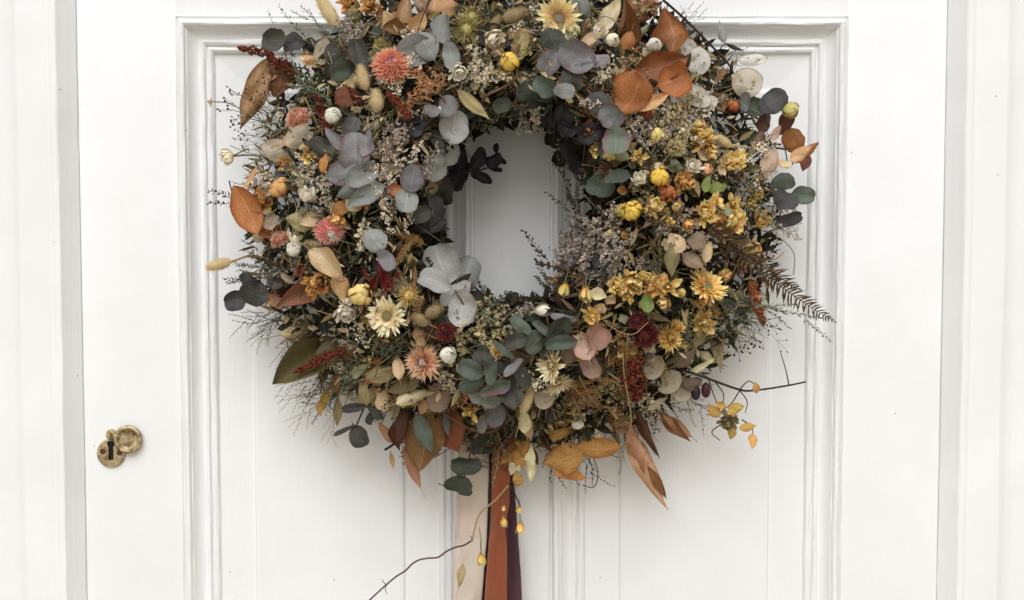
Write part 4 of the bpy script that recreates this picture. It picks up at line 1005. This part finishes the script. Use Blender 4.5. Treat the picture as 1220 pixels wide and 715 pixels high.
for x, y, r, kd in ((840, 254, 14, 'rose'), (820, 268, 10, 'tulip'), (873, 243, 13, 'star'), (871, 266, 17, 'rose'), (907, 262, 10, 'budopen'), (896, 296, 13, 'tulip'), (852, 240, 10, 'star'), (893, 243, 9, 'star'), (806, 246, 8, 'tulip'), (858, 262, 10, 'rose')): flower(x, y, r*1.12, kd, R.choice(('gold', 'gold', 'oran', 'yellow')), k=R.uniform(1, 2))
leaf(856, 222, 26, 14, 20, 'leaf', 'ovate', k=1.2); leaf(842, 219, 22, 12, 70, 'leaf', 'ovate', k=1.4); leaf(868, 252, 14, 10, 120, 'sage', 'ovate', k=2.4)
sprig('eucalyptus_sprig', [(895, 225, .06), (920, 228, .06), (945, 232, .05)], [(933, 217, 30, 20, 10, 'green', T(h=.058)), (956, 233, 27, 21, -10, 'green', T(h=.05)), (935, 238, 32, 23, -20, 'plum', T(h=.064)), (938, 261, 34, 16, 15, 'plum', T(h=.055))], label='grey-green eucalyptus tip on the right')
for a, b in (((880, 210), (920, 250)), ((875, 220), (925, 268)), ((890, 205), (925, 205)), ((870, 215), (912, 230)), ((880, 240), (930, 275))): along('heather_sprig', HEA, a, b, .6, (STEMG, NEEDS), hb=.06, k=1)
# --- right side and fern
along('fern_frond', FERN, (838, 262), (944, 352), .80, (STEMD, FERNB), hb=.055, k=1.2, label='dark brown fern frond'); along('fern_frond', FERN, (900, 318), (990, 392), .75, (STEMD, FERNB), ha=.06, hb=.035)
along('amaranth_plume', AMA, (897, 335), (908, 388), .9, (STEMB, PM['rustp']), ha=.07, hb=.05)
for a, b in (((845, 345), (900, 392)), ((850, 355), (905, 405)), ((855, 340), (915, 380)), ((850, 365), (890, 410)), ((862, 340), (900, 370)), ((856, 350), (912, 396)), ((858, 360), (896, 400))): along('heather_sprig', THIN, a, b, .5, (STEMG, R.choice((NEEDS, NEEDG))), hb=.05, k=1)
along('heather_sprig', HEA, (895, 362), (988, 388), .55, (STEMG, NEEDS), ha=.065, hb=.035); along('heather_sprig', HEA, (868, 350), (935, 378), .6, (STEMG, NEEDG), hb=.05)
for a, b in (((870, 360), (915, 432)), ((880, 365), (930, 425)), ((862, 372), (885, 440)), ((890, 380), (945, 415))): along('berry_spray', BER, a, b, .8, None, hb=.045)
for x, y, L, W_, g, m in ((806, 289, 26, 24, 120, 'beige'), (802, 311, 40, 19, 265, 'khaki'), (826, 310, 30, 17, -30, 'rose'), (831, 287, 26, 22, 60, 'taupe'), (843, 300, 26, 12, 80, 'beige')): leaf(x, y, L, W_, g, m, 'ovate', k=1.5)
flower(843, 341, 24, 'daisy', 'yellow', (60, 42), k=2.2, label='pale yellow daisy facing up'); flower(838, 362, 12, 'side', 'yellow', (-90, 60), k=1.4)
flower(672, 345, 12, 'tulip', 'yellow', (-100, 60), k=2); flower(664, 335, 11, 'star', 'gold', k=1.6); flower(698, 350, 12, 'tulip', 'yellow', (-90, 55), k=2); leaf(713, 350, 20, 16, -20, 'cream', 'ovate', k=1.6); flower(705, 378, 12, 'hop', 'yellow', (-90, 30), k=1.8)
for x, y, r, kd, m in ((755, 336, 16, 'rose', 'gold'), (736, 342, 13, 'rose', 'gold'), (795, 342, 14, 'star', 'gold'), (812, 349, 10, 'tulip', 'yellow'), (790, 361, 11, 'tulip', 'gold'), (783, 336, 10, 'hop', 'gold'), (776, 345, 9, 'rose', 'oran'), (839, 385, 12, 'rose', 'gold'), (749, 352, 9, 'star', 'gold'), (770, 330, 9, 'tulip', 'gold')): flower(x, y, r*1.12, kd, m, k=1.6)
leaf(770, 361, 24, 16, 100, 'leaf', 'ovate', k=1.8); leaf(783, 378, 40, 9, -20, 'olive', 'lance', k=.9)
flower(758, 380, 13, 'dome', 'crims', (120, 40), k=1.2); flower(767, 400, 21, 'dome', 'crims', (-120, 40), k=1.5, label='crimson strawflower'); flower(798, 403, 18, 'straw', 'yellow', (20, 30), k=2.2, label='pale yellow strawflower by the crimson one'); flower(808, 388, 10, 'side', 'yellow', (60, 50), k=1.8)
for a, b in (((660, 350), (690, 285)), ((672, 330), (720, 275)), ((680, 340), (735, 290)), ((690, 335), (700, 270)), ((700, 330), (742, 305)), ((690, 310), (720, 262)), ((715, 345), (735, 300)), ((668, 335), (662, 298)), ((690, 320), (675, 280)), ((730, 320), (752, 280)), ((705, 300), (735, 255))): along('statice_spray', STAT, a, b, 1.0, (STEMB, PM['statg']), k=R.uniform(.4, 1.4))
for a, b in (((690, 330), (635, 300)), ((665, 345), (640, 320)), ((640, 372), (606, 358)), ((680, 310), (668, 285)), ((590, 365), (566, 320)), ((620, 378), (560, 352)), ((650, 365), (610, 378)), ((575, 385), (600, 360)), ((660, 350), (646, 330))): along('heather_sprig', HEA, a, b, .9, (STEMB, R.choice((NEEDB, NEEDD, NEEDG))), k=.6)
leaf(611, 353, 15, 9, 10, 'black', 'round', k=.6); flower(645, 370, 12, 'tulip', 'white', (5, 70), k=1.8)
leaf(714, 308, 22, 16, 60, 'dark', 'round', k=1.2); leaf(722, 322, 30, 8, 60, 'black', 'lance', k=1.2)
# --- opening: dark leaves in its right edge, sprig in its left edge
for x, y, L, g in ((653, 142, 26, 120), (661, 166, 24, 160), (682, 177, 32, 260), (677, 150, 30, 60), (690, 195, 26, 280), (668, 188, 22, 250), (700, 160, 30, 20)): leaf(x, y, L, L*.8, g, 'black', k=1.0)
sprig('eucalyptus_sprig', [(702, 240), (716, 215), (728, 196)], [(715, 220, 34, 33, 250, 'green', T(k=1.6)), (735, 212, 32, 17, 20, 'green', T(k=1.2)), (715, 190, 38, 8, 18, 'deep', T(k=1)), (722, 178, 26, 20, 60, 'dark', T(k=.2))], label='round green eucalyptus leaves beside the opening')
for a, b in (((690, 215), (664, 150)), ((684, 250), (690, 200)), ((700, 270), (676, 232)), ((672, 215), (668, 168)), ((720, 250), (706, 232)), ((700, 290), (664, 218))): along('heather_sprig', HEA, a, b, .7, (STEMB, R.choice((NEEDS, NEEDB))), k=.3)
for a, b in (((600, 140), (632, 150)), ((560, 130), (595, 142)), ((590, 135), (645, 125)), ((635, 120), (570, 150))): along('heather_sprig', HEA, a, b, .8, (STEMG, NEEDS), k=.2)
sprig('eucalyptus_sprig', [(530, 215, .07), (556, 205, .06), (575, 202, .055), (590, 196, .05)], [(545, 208, 38, 28, 250, 'black', T(k=2)), (569, 190, 30, 16, 66, 'black', T(h=.058)), (573, 212, 28, 12, -32, 'black', T(h=.055)), (587, 190, 22, 18, 30, 'black', T(h=.052)), (591, 177, 12, 7, 80, 'black', T(h=.05)), (598, 191, 12, 6, -40, 'black', T(h=.05)), (591, 202, 16, 6, -10, 'black', T(h=.05))], STEMD, label='black-green eucalyptus tip in the opening')
sprig('eucalyptus_sprig', [(512, 175), (520, 210), (518, 245), (508, 272)], [(518, 199, 34, 29, 262, 'grey', T(k=1.8)), (523, 227, 40, 34, 275, 'dark', T(k=1.5)), (516, 249, 36, 27, 285, 'plum', T(k=1.2)), (512, 268, 40, 19, 10, 'black', T(k=1.2)), (500, 256, 28, 20, 200, 'dark', T(k=.8)), (545, 186, 30, 22, 280, 'black', T(k=.4))])
sprig('eucalyptus_sprig', [(505, 195), (492, 222), (480, 250)], [(491, 213, 32, 27, 80, 'purple', T(k=2)), (485, 238, 30, 27, 260, 'grey', T(k=2.2)), (472, 228, 20, 15, 160, 'caramel')])
# --- left
twig('stem', [(330, 190), (300, 185, .06), (276, 186, .055)], .0009, STEMG); flower(273, 187, 12, 'budopen', 'whitey', (200, 62), h=.055, label='cream bud standing out on the left')
luna(333, 180, 42, 28, 165, LUNB); luna(356, 163, 36, 26, 30, LUNB); flower(368, 186, 14, 'star', 'gold', k=1.2); leaf(385, 193, 24, 11, 80, 'ochre', 'ovate', k=1.3); flower(340, 195, 12, 'star', 'oran', k=1)
sprig('eucalyptus_sprig', [(450, 232), (420, 205), (415, 170), (418, 148)], [(385, 178, 36, 24, 140, 'dark', T(k=.8)), (422, 182, 46, 36, 88, 'purple', T(k=2)), (418, 150, 24, 20, 60, 'plum', T(k=1.2)), (400, 166, 38, 15, 135, 'purple', 'ovate', T(k=2.2)), (406, 206, 50, 30, 188, 'purple', 'ovate', T(k=2.3)), (428, 208, 42, 26, 20, 'grey', T(k=1.9)), (428, 223, 58, 24, 205, 'grey', 'ovate', T(k=1.7)), (436, 233, 50, 22, 212, 'grey', 'ovate', T(k=1.1)), (438, 172, 34, 18, 75, 'purple', 'ovate', T(k=1.5))], r=.0014, label='large lilac-grey eucalyptus leaves')
for a, b in (((450, 240), (448, 195)), ((470, 265), (458, 205)), ((440, 215), (500, 180)), ((478, 225), (520, 178)), ((445, 205), (485, 160)), ((465, 290), (455, 232)), ((470, 255), (450, 225)), ((480, 200), (446, 178)), ((480, 285), (490, 250)), ((448, 190), (462, 148)), ((440, 165), (446, 132))): along('statice_spray', STAT, a, b, .8, (STEMB, R.choice((PM['statw'], PM['statg'], PM['statg']))), k=R.uniform(.6, 1.5))
for a, b in (((365, 222), (358, 185)), ((350, 215), (376, 190)), ((385, 240), (388, 205)), ((345, 212), (335, 190)), ((395, 235), (372, 210))): along('statice_spray', STAT, a, b, .9, (STEMG, PM['statw']), k=.8)
leaf(293, 250, 62, 34, 118, 'caramel', 'rolled', k=2, h=.055, label='caramel brown leaf on the left edge'); leaf(312, 268, 56, 22, 150, 'caramel', 'rolled', k=1, h=.055); luna(320, 262, 24, 20, 110, LUNB); leaf(299, 212, 40, 6, 58, 'apricot', 'lance', h=.06)
leaf(316, 205, 30, 6, 130, 'dark', 'lance', h=.055); leaf(287, 226, 20, 7, 160, 'dark', 'lance', h=.05); leaf(336, 206, 24, 14, 20, 'plum', 'round', k=.6)
flower(334, 224, 14, 'globe', 'oran', (150, 40), k=1.8); flower(311, 239, 17, 'hop', 'oran', (160, 40), k=2); flower(366, 233, 12, 'budopen', 'white', (100, 45), k=2)
flower(393, 277, 19, 'dome', 'pinkw', (-70, 35), k=2.2, label='pink and white strawflower'); flower(400, 264, 11, 'rose', 'oran', k=1.4); flower(333, 284, 15, 'dome', 'pinky', (130, 60), k=1.5); flower(350, 297, 11, 'bud', 'white', (100, 30), k=2); flower(352, 285, 12, 'budopen', 'whitey', (60, 50), k=1)
leaf(357, 265, 36, 22, 170, 'khaki', 'ovate', k=.8); leaf(408, 248, 26, 16, 10, 'caramel', 'ovate', k=.8); leaf(370, 262, 26, 16, 200, 'beige', 'ovate', k=1); bunny(376, 293, 26, 14, 160, FURT, k=.8)
bunny(261, 315, 32, 16, 195, h=.05, label='bunny tail sticking out on the far left'); twig('stem', [(276, 312, .05), (300, 305, .05), (325, 310, .05)], .0008, STEMY)
sprig('eucalyptus_sprig', [(345, 352), (318, 348, .055), (290, 354, .05)], [(281, 357, 26, 24, 190, 'plum', T(h=.052)), (302, 349, 36, 31, 160, 'plum', T(h=.06)), (296, 337, 26, 20, 120, 'plum', T(h=.055)), (331, 333, 30, 22, 60, 'dark', T(k=.8)), (342, 331, 20, 8, -40, 'rose', T(k=1.6))], STEMD, label='dark plum eucalyptus tip on the left')
leaf(357, 352, 58, 25, 205, 'copper', 'rolled', k=1.4); leaf(329, 355, 28, 24, 190, 'copper', 'ovate', k=.8, h=.055)
flower(379, 336, 18, 'rose', 'oran', (-120, 25), k=2); leaf(389, 315, 56, 25, -42, 'beige', 'rolled', k=2.4, label='smooth beige leaf'); leaf(404, 344, 34, 20, -70, 'apricot', 'rolled', k=2); flower(429, 351, 14, 'globe', 'gold', (60, 25), k=2)
for x, y, g, L in ((452, 352, 258, 56), (458, 340, 285, 50), (445, 340, 248, 44), (463, 330, 290, 40), (440, 362, 235, 36), (452, 318, 100, 36), (470, 322, 300, 34), (447, 366, 250, 34), (456, 362, 275, 30), (438, 330, 120, 30)): leaf(x, y, L, 6, g, 'crimson', 'curl', k=R.uniform(-.2, .8))
sprig('eucalyptus_sprig', [(440, 275), (452, 300), (466, 322)], [(447, 287, 30, 27, 120, 'grey', T(k=1.4)), (460, 310, 28, 18, 300, 'lilac', T(k=1.6))])
flower(461, 377, 25, 'daisy', 'creamd', (-160, 20), k=2.4, label='cream daisy with an olive centre'); bunny(351, 396, 33, 17, 10, k=1, label='pale bunny tail on the lower left'); flower(412, 372, 14, 'budopen', 'white', (-80, 50), k=1.6); flower(413, 358, 10, 'budopen', 'white', (80, 50), k=1.4)
for a, b in (((340, 320), (292, 290)), ((345, 325), (280, 312)), ((340, 330), (268, 335)), ((330, 312), (296, 318)), ((355, 310), (315, 288)), ((330, 325), (285, 325))): along('heather_sprig', HEA, a, b, .7, (STEMD, R.choice((NEEDG, NEEDB, NEEDS))), hb=.045)
for a, b in (((340, 370), (300, 412)), ((345, 365), (290, 380)), ((350, 385), (330, 440))): along('heather_sprig', THIN, a, b, .9, (STEMD, NEEDD), hb=.04)
for a, b in (((370, 385), (322, 370)), ((365, 380), (325, 395)), ((385, 385), (340, 362)), ((380, 400), (326, 420))): along('berry_spray', BER, a, b, .6, None, hb=.05)
for a, b in (((508, 292), (470, 275)), ((490, 290), (465, 320)), ((500, 280), (478, 300)), ((492, 345), (498, 318)), ((505, 350), (490, 385))): along('fern_frond', FERN, a, b, 1.0, (STEMY, FURG), k=1.2)
bunny(501, 381, 22, 17, 150, FURT, k=1.6); bunny(517, 371, 24, 18, 30, FURT, k=1.6); flower(487, 352, 14, 'spiky', 'gold', k=.8)
sprig('eucalyptus_sprig', [(560, 375), (545, 345), (528, 312)], [(527, 316, 48, 40, 110, 'silver', T(k=2.2)), (518, 336, 42, 28, 160, 'silver', T(k=2.6)), (554, 330, 50, 32, 70, 'silver', T(k=1.8)), (543, 349, 42, 21, 215, 'silver', T(k=3)), (550, 366, 44, 32, 262, 'silver', T(k=2)), (568, 358, 26, 18, 280, 'dark', T(k=0))], r=.0013, label='large silver eucalyptus leaves left of the opening')
for a, b in (((550, 395), (580, 360)), ((555, 400), (605, 375)), ((540, 420), (570, 385)), ((560, 415), (600, 395)), ((595, 400), (630, 372)), ((545, 430), (548, 400)), ((560, 385), (535, 372))): along('statice_spray', STAT, a, b, 1.0, (STEMG, R.choice((PM['statw'], PM['statg'], PM['staty']))), k=R.uniform(.4, 1.2))
flower(532, 396, 13, 'dome', 'crims', k=1.2, label='small dark crimson strawflower')
# --- bottom left
flower(504, 432, 24, 'straw', 'peach', (-160, 18), k=2.6, label='peach strawflower at the bottom left'); flower(533, 423, 11.5, 'bud', 'white', (20, 30), k=2.6)
leaf(360, 432, 84, 38, 216, 'olive', 'rolled', k=.6, h=.06, label='large olive-brown leaf'); leaf(398, 420, 50, 30, 200, 'olive', 'ovate', k=.4); along('amaranth_plume', AMA, (412, 418), (350, 442), .75, None, k=1.6, hb=.07)
leaf(384, 448, 30, 10, 260, 'maroon', 'lance', k=.8); leaf(387, 474, 30, 11, 262, 'gold', 'ovate', k=.5); leaf(381, 487, 18, 8, 280, 'gold', 'ovate', h=.04); leaf(397, 462, 30, 14, 260, 'ochre', 'ovate', k=.6); leaf(402, 490, 36, 12, 268, 'khaki', 'lance', k=.6)
for x, y, L, W_, g, m in ((437, 467, 42, 22, 100, 'khaki'), (457, 446, 48, 20, 15, 'khaki'), (457, 476, 30, 20, 110, 'beige'), (481, 459, 40, 20, 200, 'olive'), (470, 488, 24, 14, 270, 'beige'), (430, 440, 30, 14, 40, 'sage'), (474, 437, 30, 14, 100, 'beige')): leaf(x, y, L, W_, g, m, 'ovate', k=1.3)
leaf(494, 473, 54, 15, 20, 'cream', 'rolled', k=2.2)
leaf(522, 473, 34, 28, 260, 'taupe', 'round', k=1); leaf(504, 485, 20, 12, 250, 'apricot', 'ovate', k=1.5); leaf(545, 467, 40, 7, 65, 'khaki', 'lance', k=1.2)
for a, b in (((430, 440), (395, 420)), ((440, 450), (385, 460)), ((430, 430), (405, 470)), ((450, 430), (480, 400)), ((420, 430), (375, 480)), ((470, 420), (440, 405)), ((455, 415), (490, 395)), ((425, 410), (400, 395)), ((480, 410), (455, 440))): along('heather_sprig', HEA, a, b, .7, (STEMG, R.choice((NEEDG, NEEDS))), k=.9)
for a, b in (((385, 460), (330, 480)), ((388, 470), (345, 510)), ((375, 440), (320, 470)), ((400, 480), (390, 530)), ((380, 475), (350, 470))): along('heather_sprig', THIN, a, b, 1.0, (STEMY, NEEDG), hb=.035)
for a, b in (((430, 425), (410, 405)), ((420, 440), (392, 436)), ((445, 420), (420, 390))): along('statice_spray', STAT, a, b, 1.0, (STEMG, PM['statw']), k=1)
sprig('eucalyptus_sprig', [(440, 470, .06), (432, 490, .05), (424, 508, .045)], [(428, 520, 27, 22, 300, 'dark', T(h=.045)), (422, 486, 30, 11, 190, 'plum', T(h=.055)), (410, 513, 28, 6, 205, 'plum', T(h=.045)), (448, 488, 26, 13, 300, 'deep', T(h=.055)), (441, 499, 16, 9, 260, 'dark', T(h=.05))], STEMD, label='dark eucalyptus leaves hanging at the lower left')
leaf(461, 515, 32, 13, 128, 'copper', 'ovate', h=.055, tilt=0); leaf(490, 556, 56, 12, 114, 'copper', 'lance', h=.06, tilt=0); leaf(467, 547, 24, 6, 100, 'apricot', 'lance', h=.04); twig('stem', [(475, 525, .045), (462, 534, .04), (458, 536, .04)], .0012, STEMD)
leaf(480, 510, 54, 20, 255, 'brownd', 'rolled', h=.072); leaf(507, 524, 74, 46, 262, 'brown', 'ovate', h=.070, tilt=0, label='broad brown leaf at the bottom'); leaf(534, 510, 62, 50, 285, 'rustd', 'ovate', h=.074, tilt=0)
leaf(505, 516, 50, 19, -66, 'green', 'ovate', k=1, h=.080); leaf(532, 505, 30, 9, -80, 'green', 'ovate', h=.084); twig('twig', [(500, 470, .09), (540, 500, .088), (575, 516, .085), (602, 505, .085), (620, 488, .08)], .0010, STEMB)
# --- bottom
sprig('eucalyptus_sprig', [(600, 405), (590, 430), (578, 460), (582, 490), (575, 510)], [(561, 441, 32, 23, 160, 'green', T(k=2)), (562, 458, 30, 19, 190, 'green', T(k=1.3)), (586, 444, 32, 14, 80, 'green', T(k=2.2)), (588, 460, 38, 18, 22, 'twotone', T(k=2)), (608, 465, 42, 27, 290, 'dark', T(k=1.6)), (576, 428, 28, 17, 150, 'dark', T(k=1)), (600, 417, 30, 9, -40, 'green', T(k=1.6)), (611, 438, 30, 11, 42, 'lilac', T(k=1.8)), (579, 475, 42, 17, 165, 'twotone', T(k=2.4)), (588, 492, 34, 27, 290, 'purple', T(k=1.6)), (575, 505, 22, 12, 260, 'silver', T(k=2)), (622, 447, 30, 18, 300, 'plum', T(k=1)), (598, 436, 28, 18, 100, 'deep', T(k=.6))], r=.0014, label='green and mauve eucalyptus cluster at the bottom')
sprig('eucalyptus_sprig', [(690, 395), (660, 398), (625, 405), (612, 400)], [(622, 391, 36, 16, 130, 'green', T(k=1.6)), (640, 407, 34, 22, 230, 'deep', T(k=1.2)), (663, 394, 40, 25, 60, 'deep', T(k=1)), (669, 409, 38, 17, 190, 'green', T(k=1.8)), (617, 407, 30, 18, 200, 'dark', T(k=1)), (671, 379, 32, 10, -12, 'purple', T(k=1.6)), (646, 392, 30, 10, 140, 'green', T(k=1.6)), (656, 420, 30, 14, 200, 'deep')], label='grey-green eucalyptus below the opening')
flower(560, 490, 12, 'star', 'gold', k=1.6); bunny(629, 475, 40, 15, 70, label='slim bunny tail at the bottom'); leaf(623, 500, 34, 18, 100, 'cream', 'crinkle', k=1.4); leaf(630, 510, 26, 16, 280, 'beige', 'crinkle', k=1.2); luna(649, 473, 30, 24, 70, LUNB)
flower(656, 436, 21, 'daisy', 'creamd', (-170, 55), k=1.8, label='cream daisy seen from the side'); flower(665, 457, 18, 'daisy', 'creamd', (-60, 60), k=1.8)
for a, b in (((675, 450), (700, 490)), ((690, 448), (712, 488)), ((682, 470), (720, 462)), ((675, 462), (692, 496)), ((700, 450), (728, 455)), ((715, 455), (745, 450)), ((735, 480), (728, 520))): along('fern_frond', FERN, a, b, 1.1, (STEMY, FURG), k=1.4)
leaf(667, 507, 42, 36, 250, 'ochre', 'crinkle', h=.062, tilt=0); flower(688, 505, 9.5, 'bud', 'white', (80, 30), h=.062); leaf(709, 404, 31, 30, 60, 'roseb', 'round', k=1.4); sprig('rose_leaf_sprig', [(712, 400), (700, 425), (706, 445)], [(698, 415, 32, 26, 110, 'rose', T(k=2.2)), (703, 436, 30, 22, 290, 'rose', T(k=2.4))], label='dusty rose round leaves')
leaf(671, 546, 52, 34, 200, 'orange', 'crinkle', h=.055, tilt=0, label='orange leaf below the wreath'); leaf(678, 566, 40, 14, 170, 'ochre', 'curl', h=.046, tilt=0); leaf(709, 535, 60, 26, 185, 'ochre', 'crinkle', h=.052, tilt=0); twig('stem', [(700, 530, .045), (712, 560, .04), (708, 580, .035), (694, 578, .035)], .0005, STEMB)
along('amaranth_plume', AMA, (757, 425), (753, 478), 1.25, None, k=1.8, label='rust red plume'); along('fern_frond', FERN, (748, 400), (740, 480), .8, (STEMY, FURG), k=1.6)
luna(797, 455, 32, 26, 40, LUNB, k=1.6, label='translucent honesty pods at the lower right'); luna(811, 463, 32, 29, 120, LUNB, k=1.3); leaf(783, 481, 28, 9, 32, 'cream', 'ovate', k=1.8); luna(779, 438, 30, 24, 60, LUNB, k=.8)
leaf(804, 507, 52, 15, 142, 'copper', 'lance', h=.05); leaf(804, 507, 52, 14, -42, 'brown', 'lance', h=.048); leaf(773, 518, 70, 13, -62, 'brownd', 'lance', h=.052); leaf(768, 556, 112, 25, -63, 'tan', 'curl', h=.045, label='long split tan leaf hanging down'); leaf(758, 530, 70, 18, -72, 'copper', 'lance', h=.05); leaf(783, 575, 50, 11, -60, 'brown', 'lance', h=.04)
leaf(818, 425, 38, 25, 40, 'taupe', 'ovate', k=.8); leaf(826, 457, 26, 17, 20, 'taupe', 'ovate', h=.06); leaf(854, 417, 50, 14, -78, 'khaki', 'lance', h=.06); leaf(834, 404, 30, 14, 250, 'khaki', 'ovate', k=1); leaf(835, 436, 44, 10, 30, 'cream', 'lance', k=1); leaf(843, 425, 30, 12, -30, 'cream', 'curl', h=.06)
for a, b in (((770, 470), (785, 505)), ((765, 480), (772, 540)), ((760, 470), (795, 500)), ((735, 490), (726, 530)), ((640, 490), (650, 525)), ((700, 500), (690, 540)), ((745, 510), (740, 550))): along('heather_sprig', THIN, a, b, .8, (STEMD, NEEDD), ha=.05, hb=.04)
twig('twig', [(742, 420), (744, 450, .115), (752, 500, .09), (744, 535, .07), (738, 565, .05)], .0008, STEMY, .0005)
# branch on the right
tb = twig('twig', [(810, 440, .07), (835, 448, .065), (880, 464, .055), (900, 465, .05), (935, 460, .045), (960, 455, .04)], .0013, STEMD, .0009, 'thin dark branch reaching right with small seed heads', extra=([(882, 464, .055), (872, 480, .05), (862, 488, .05)], [(880, 464, .055), (890, 478, .05), (888, 492, .045)], [(940, 459, .045), (936, 440, .045), (930, 420, .04)], [(852, 455, .06), (862, 470, .055), (860, 486, .05)], [(882, 463, .055), (892, 454, .05), (901, 460, .05)], [(860, 505, .05), (848, 515, .045), (858, 525, .04)], [(884, 500, .05), (896, 510, .045), (896, 530, .04)], [(844, 452, .06), (850, 470, .05), (856, 485, .045)]))
flower(868, 503, 13, 'hop', 'olive', (-90, 30), h=.05)
for x, y, L, W_, g in ((851, 488, 20, 13, 130), (876, 487, 22, 15, 20), (891, 509, 20, 10, 10), (896, 526, 19, 12, 265), (872, 517, 14, 11, 260), (901, 462, 14, 9, 100), (858, 482, 14, 9, 160)): leaf(x, y, L, W_, g, 'gold', 'ovate', h=.05, name='seed_husk')
mb = MB(); mb.ball((0, 0, 0), .0044, .0044, .0072, 10, 8); obj('seed_pod', mb.mesh('seed_pod', [BERRYP]), wreath, wl(P(841, 465, .058))); obj('seed_pod', mb.mesh('seed_pod', [BERRY]), wreath, wl(P(829, 468, .056)))
# --- below, round the ribbons
sprig('eucalyptus_sprig', [(568, 500, .06), (562, 530, .06), (556, 560, .058), (548, 585, .055)], [(557, 553, 38, 22, 170, 'deep', T(h=.058)), (548, 579, 40, 23, -10, 'deep', T(h=.06)), (574, 530, 30, 20, 20, 'deep', T(h=.055)), (580, 520, 28, 20, -40, 'olive', T(h=.055))], STEMB, label='dark green eucalyptus leaves in front of the ribbons')
for x, y, L, W_, g, m in ((630, 553, 46, 16, 275, 'cream'), (619, 545, 36, 18, 260, 'gold'), (612, 558, 20, 14, 250, 'cream'), (617, 573, 18, 13, 270, 'gold'), (608, 542, 30, 14, 230, 'ochre'), (622, 530, 30, 18, 280, 'ochre'), (605, 530, 26, 18, 240, 'brown')): leaf(x, y, L, W_, g, m, 'crinkle', h=.055)
twig('twig', [(606, 575, .05), (614, 590, .05), (620, 604, .05)], .0007, STEMD)
twig('twig', [(606, 578, .054), (590, 596, .056), (572, 612, .056), (565, 632, .050), (563, 645, .048)], .0009, STEMY, .0007)
twig('twig', [(561, 645, .048), (552, 650, .046), (543, 652, .045), (532, 657, .043), (522, 664, .041), (511, 665, .04), (500, 667, .038), (491, 672, .036), (483, 680, .034), (472, 687, .032), (461, 696, .03), (450, 706, .03), (436, 719, .028)], .0010, TWIGP, .0008, 'bare wavy twig below the wreath', extra=([(462, 695, .03), (459, 701, .031), (461, 708, .032)], [(461, 697, .03), (457, 694, .031), (455, 690, .032)], [(561, 645, .048), (562, 641, .049), (560, 638, .05)]))
for x, y, r in ((600, 622, 8), (620, 629, 10), (573, 667, 10), (600, 606, 5), (619, 608, 6)): flower(x, y, r, 'tulip', 'yellow', (-90, 80), h=.058)
twig('twig', [(604, 582, .054), (602, 594, .056), (600, 606, .058), (600, 622, .058)], .0006, STEMB); twig('twig', [(571, 628, .054), (573, 645, .056), (573, 662, .058)], .0006, STEMY)
leaf(549, 686, 32, 11, 80, 'khaki', 'curl', h=.055)

for o in bpy.data.objects:
    if '_o' in o: del o['_o']
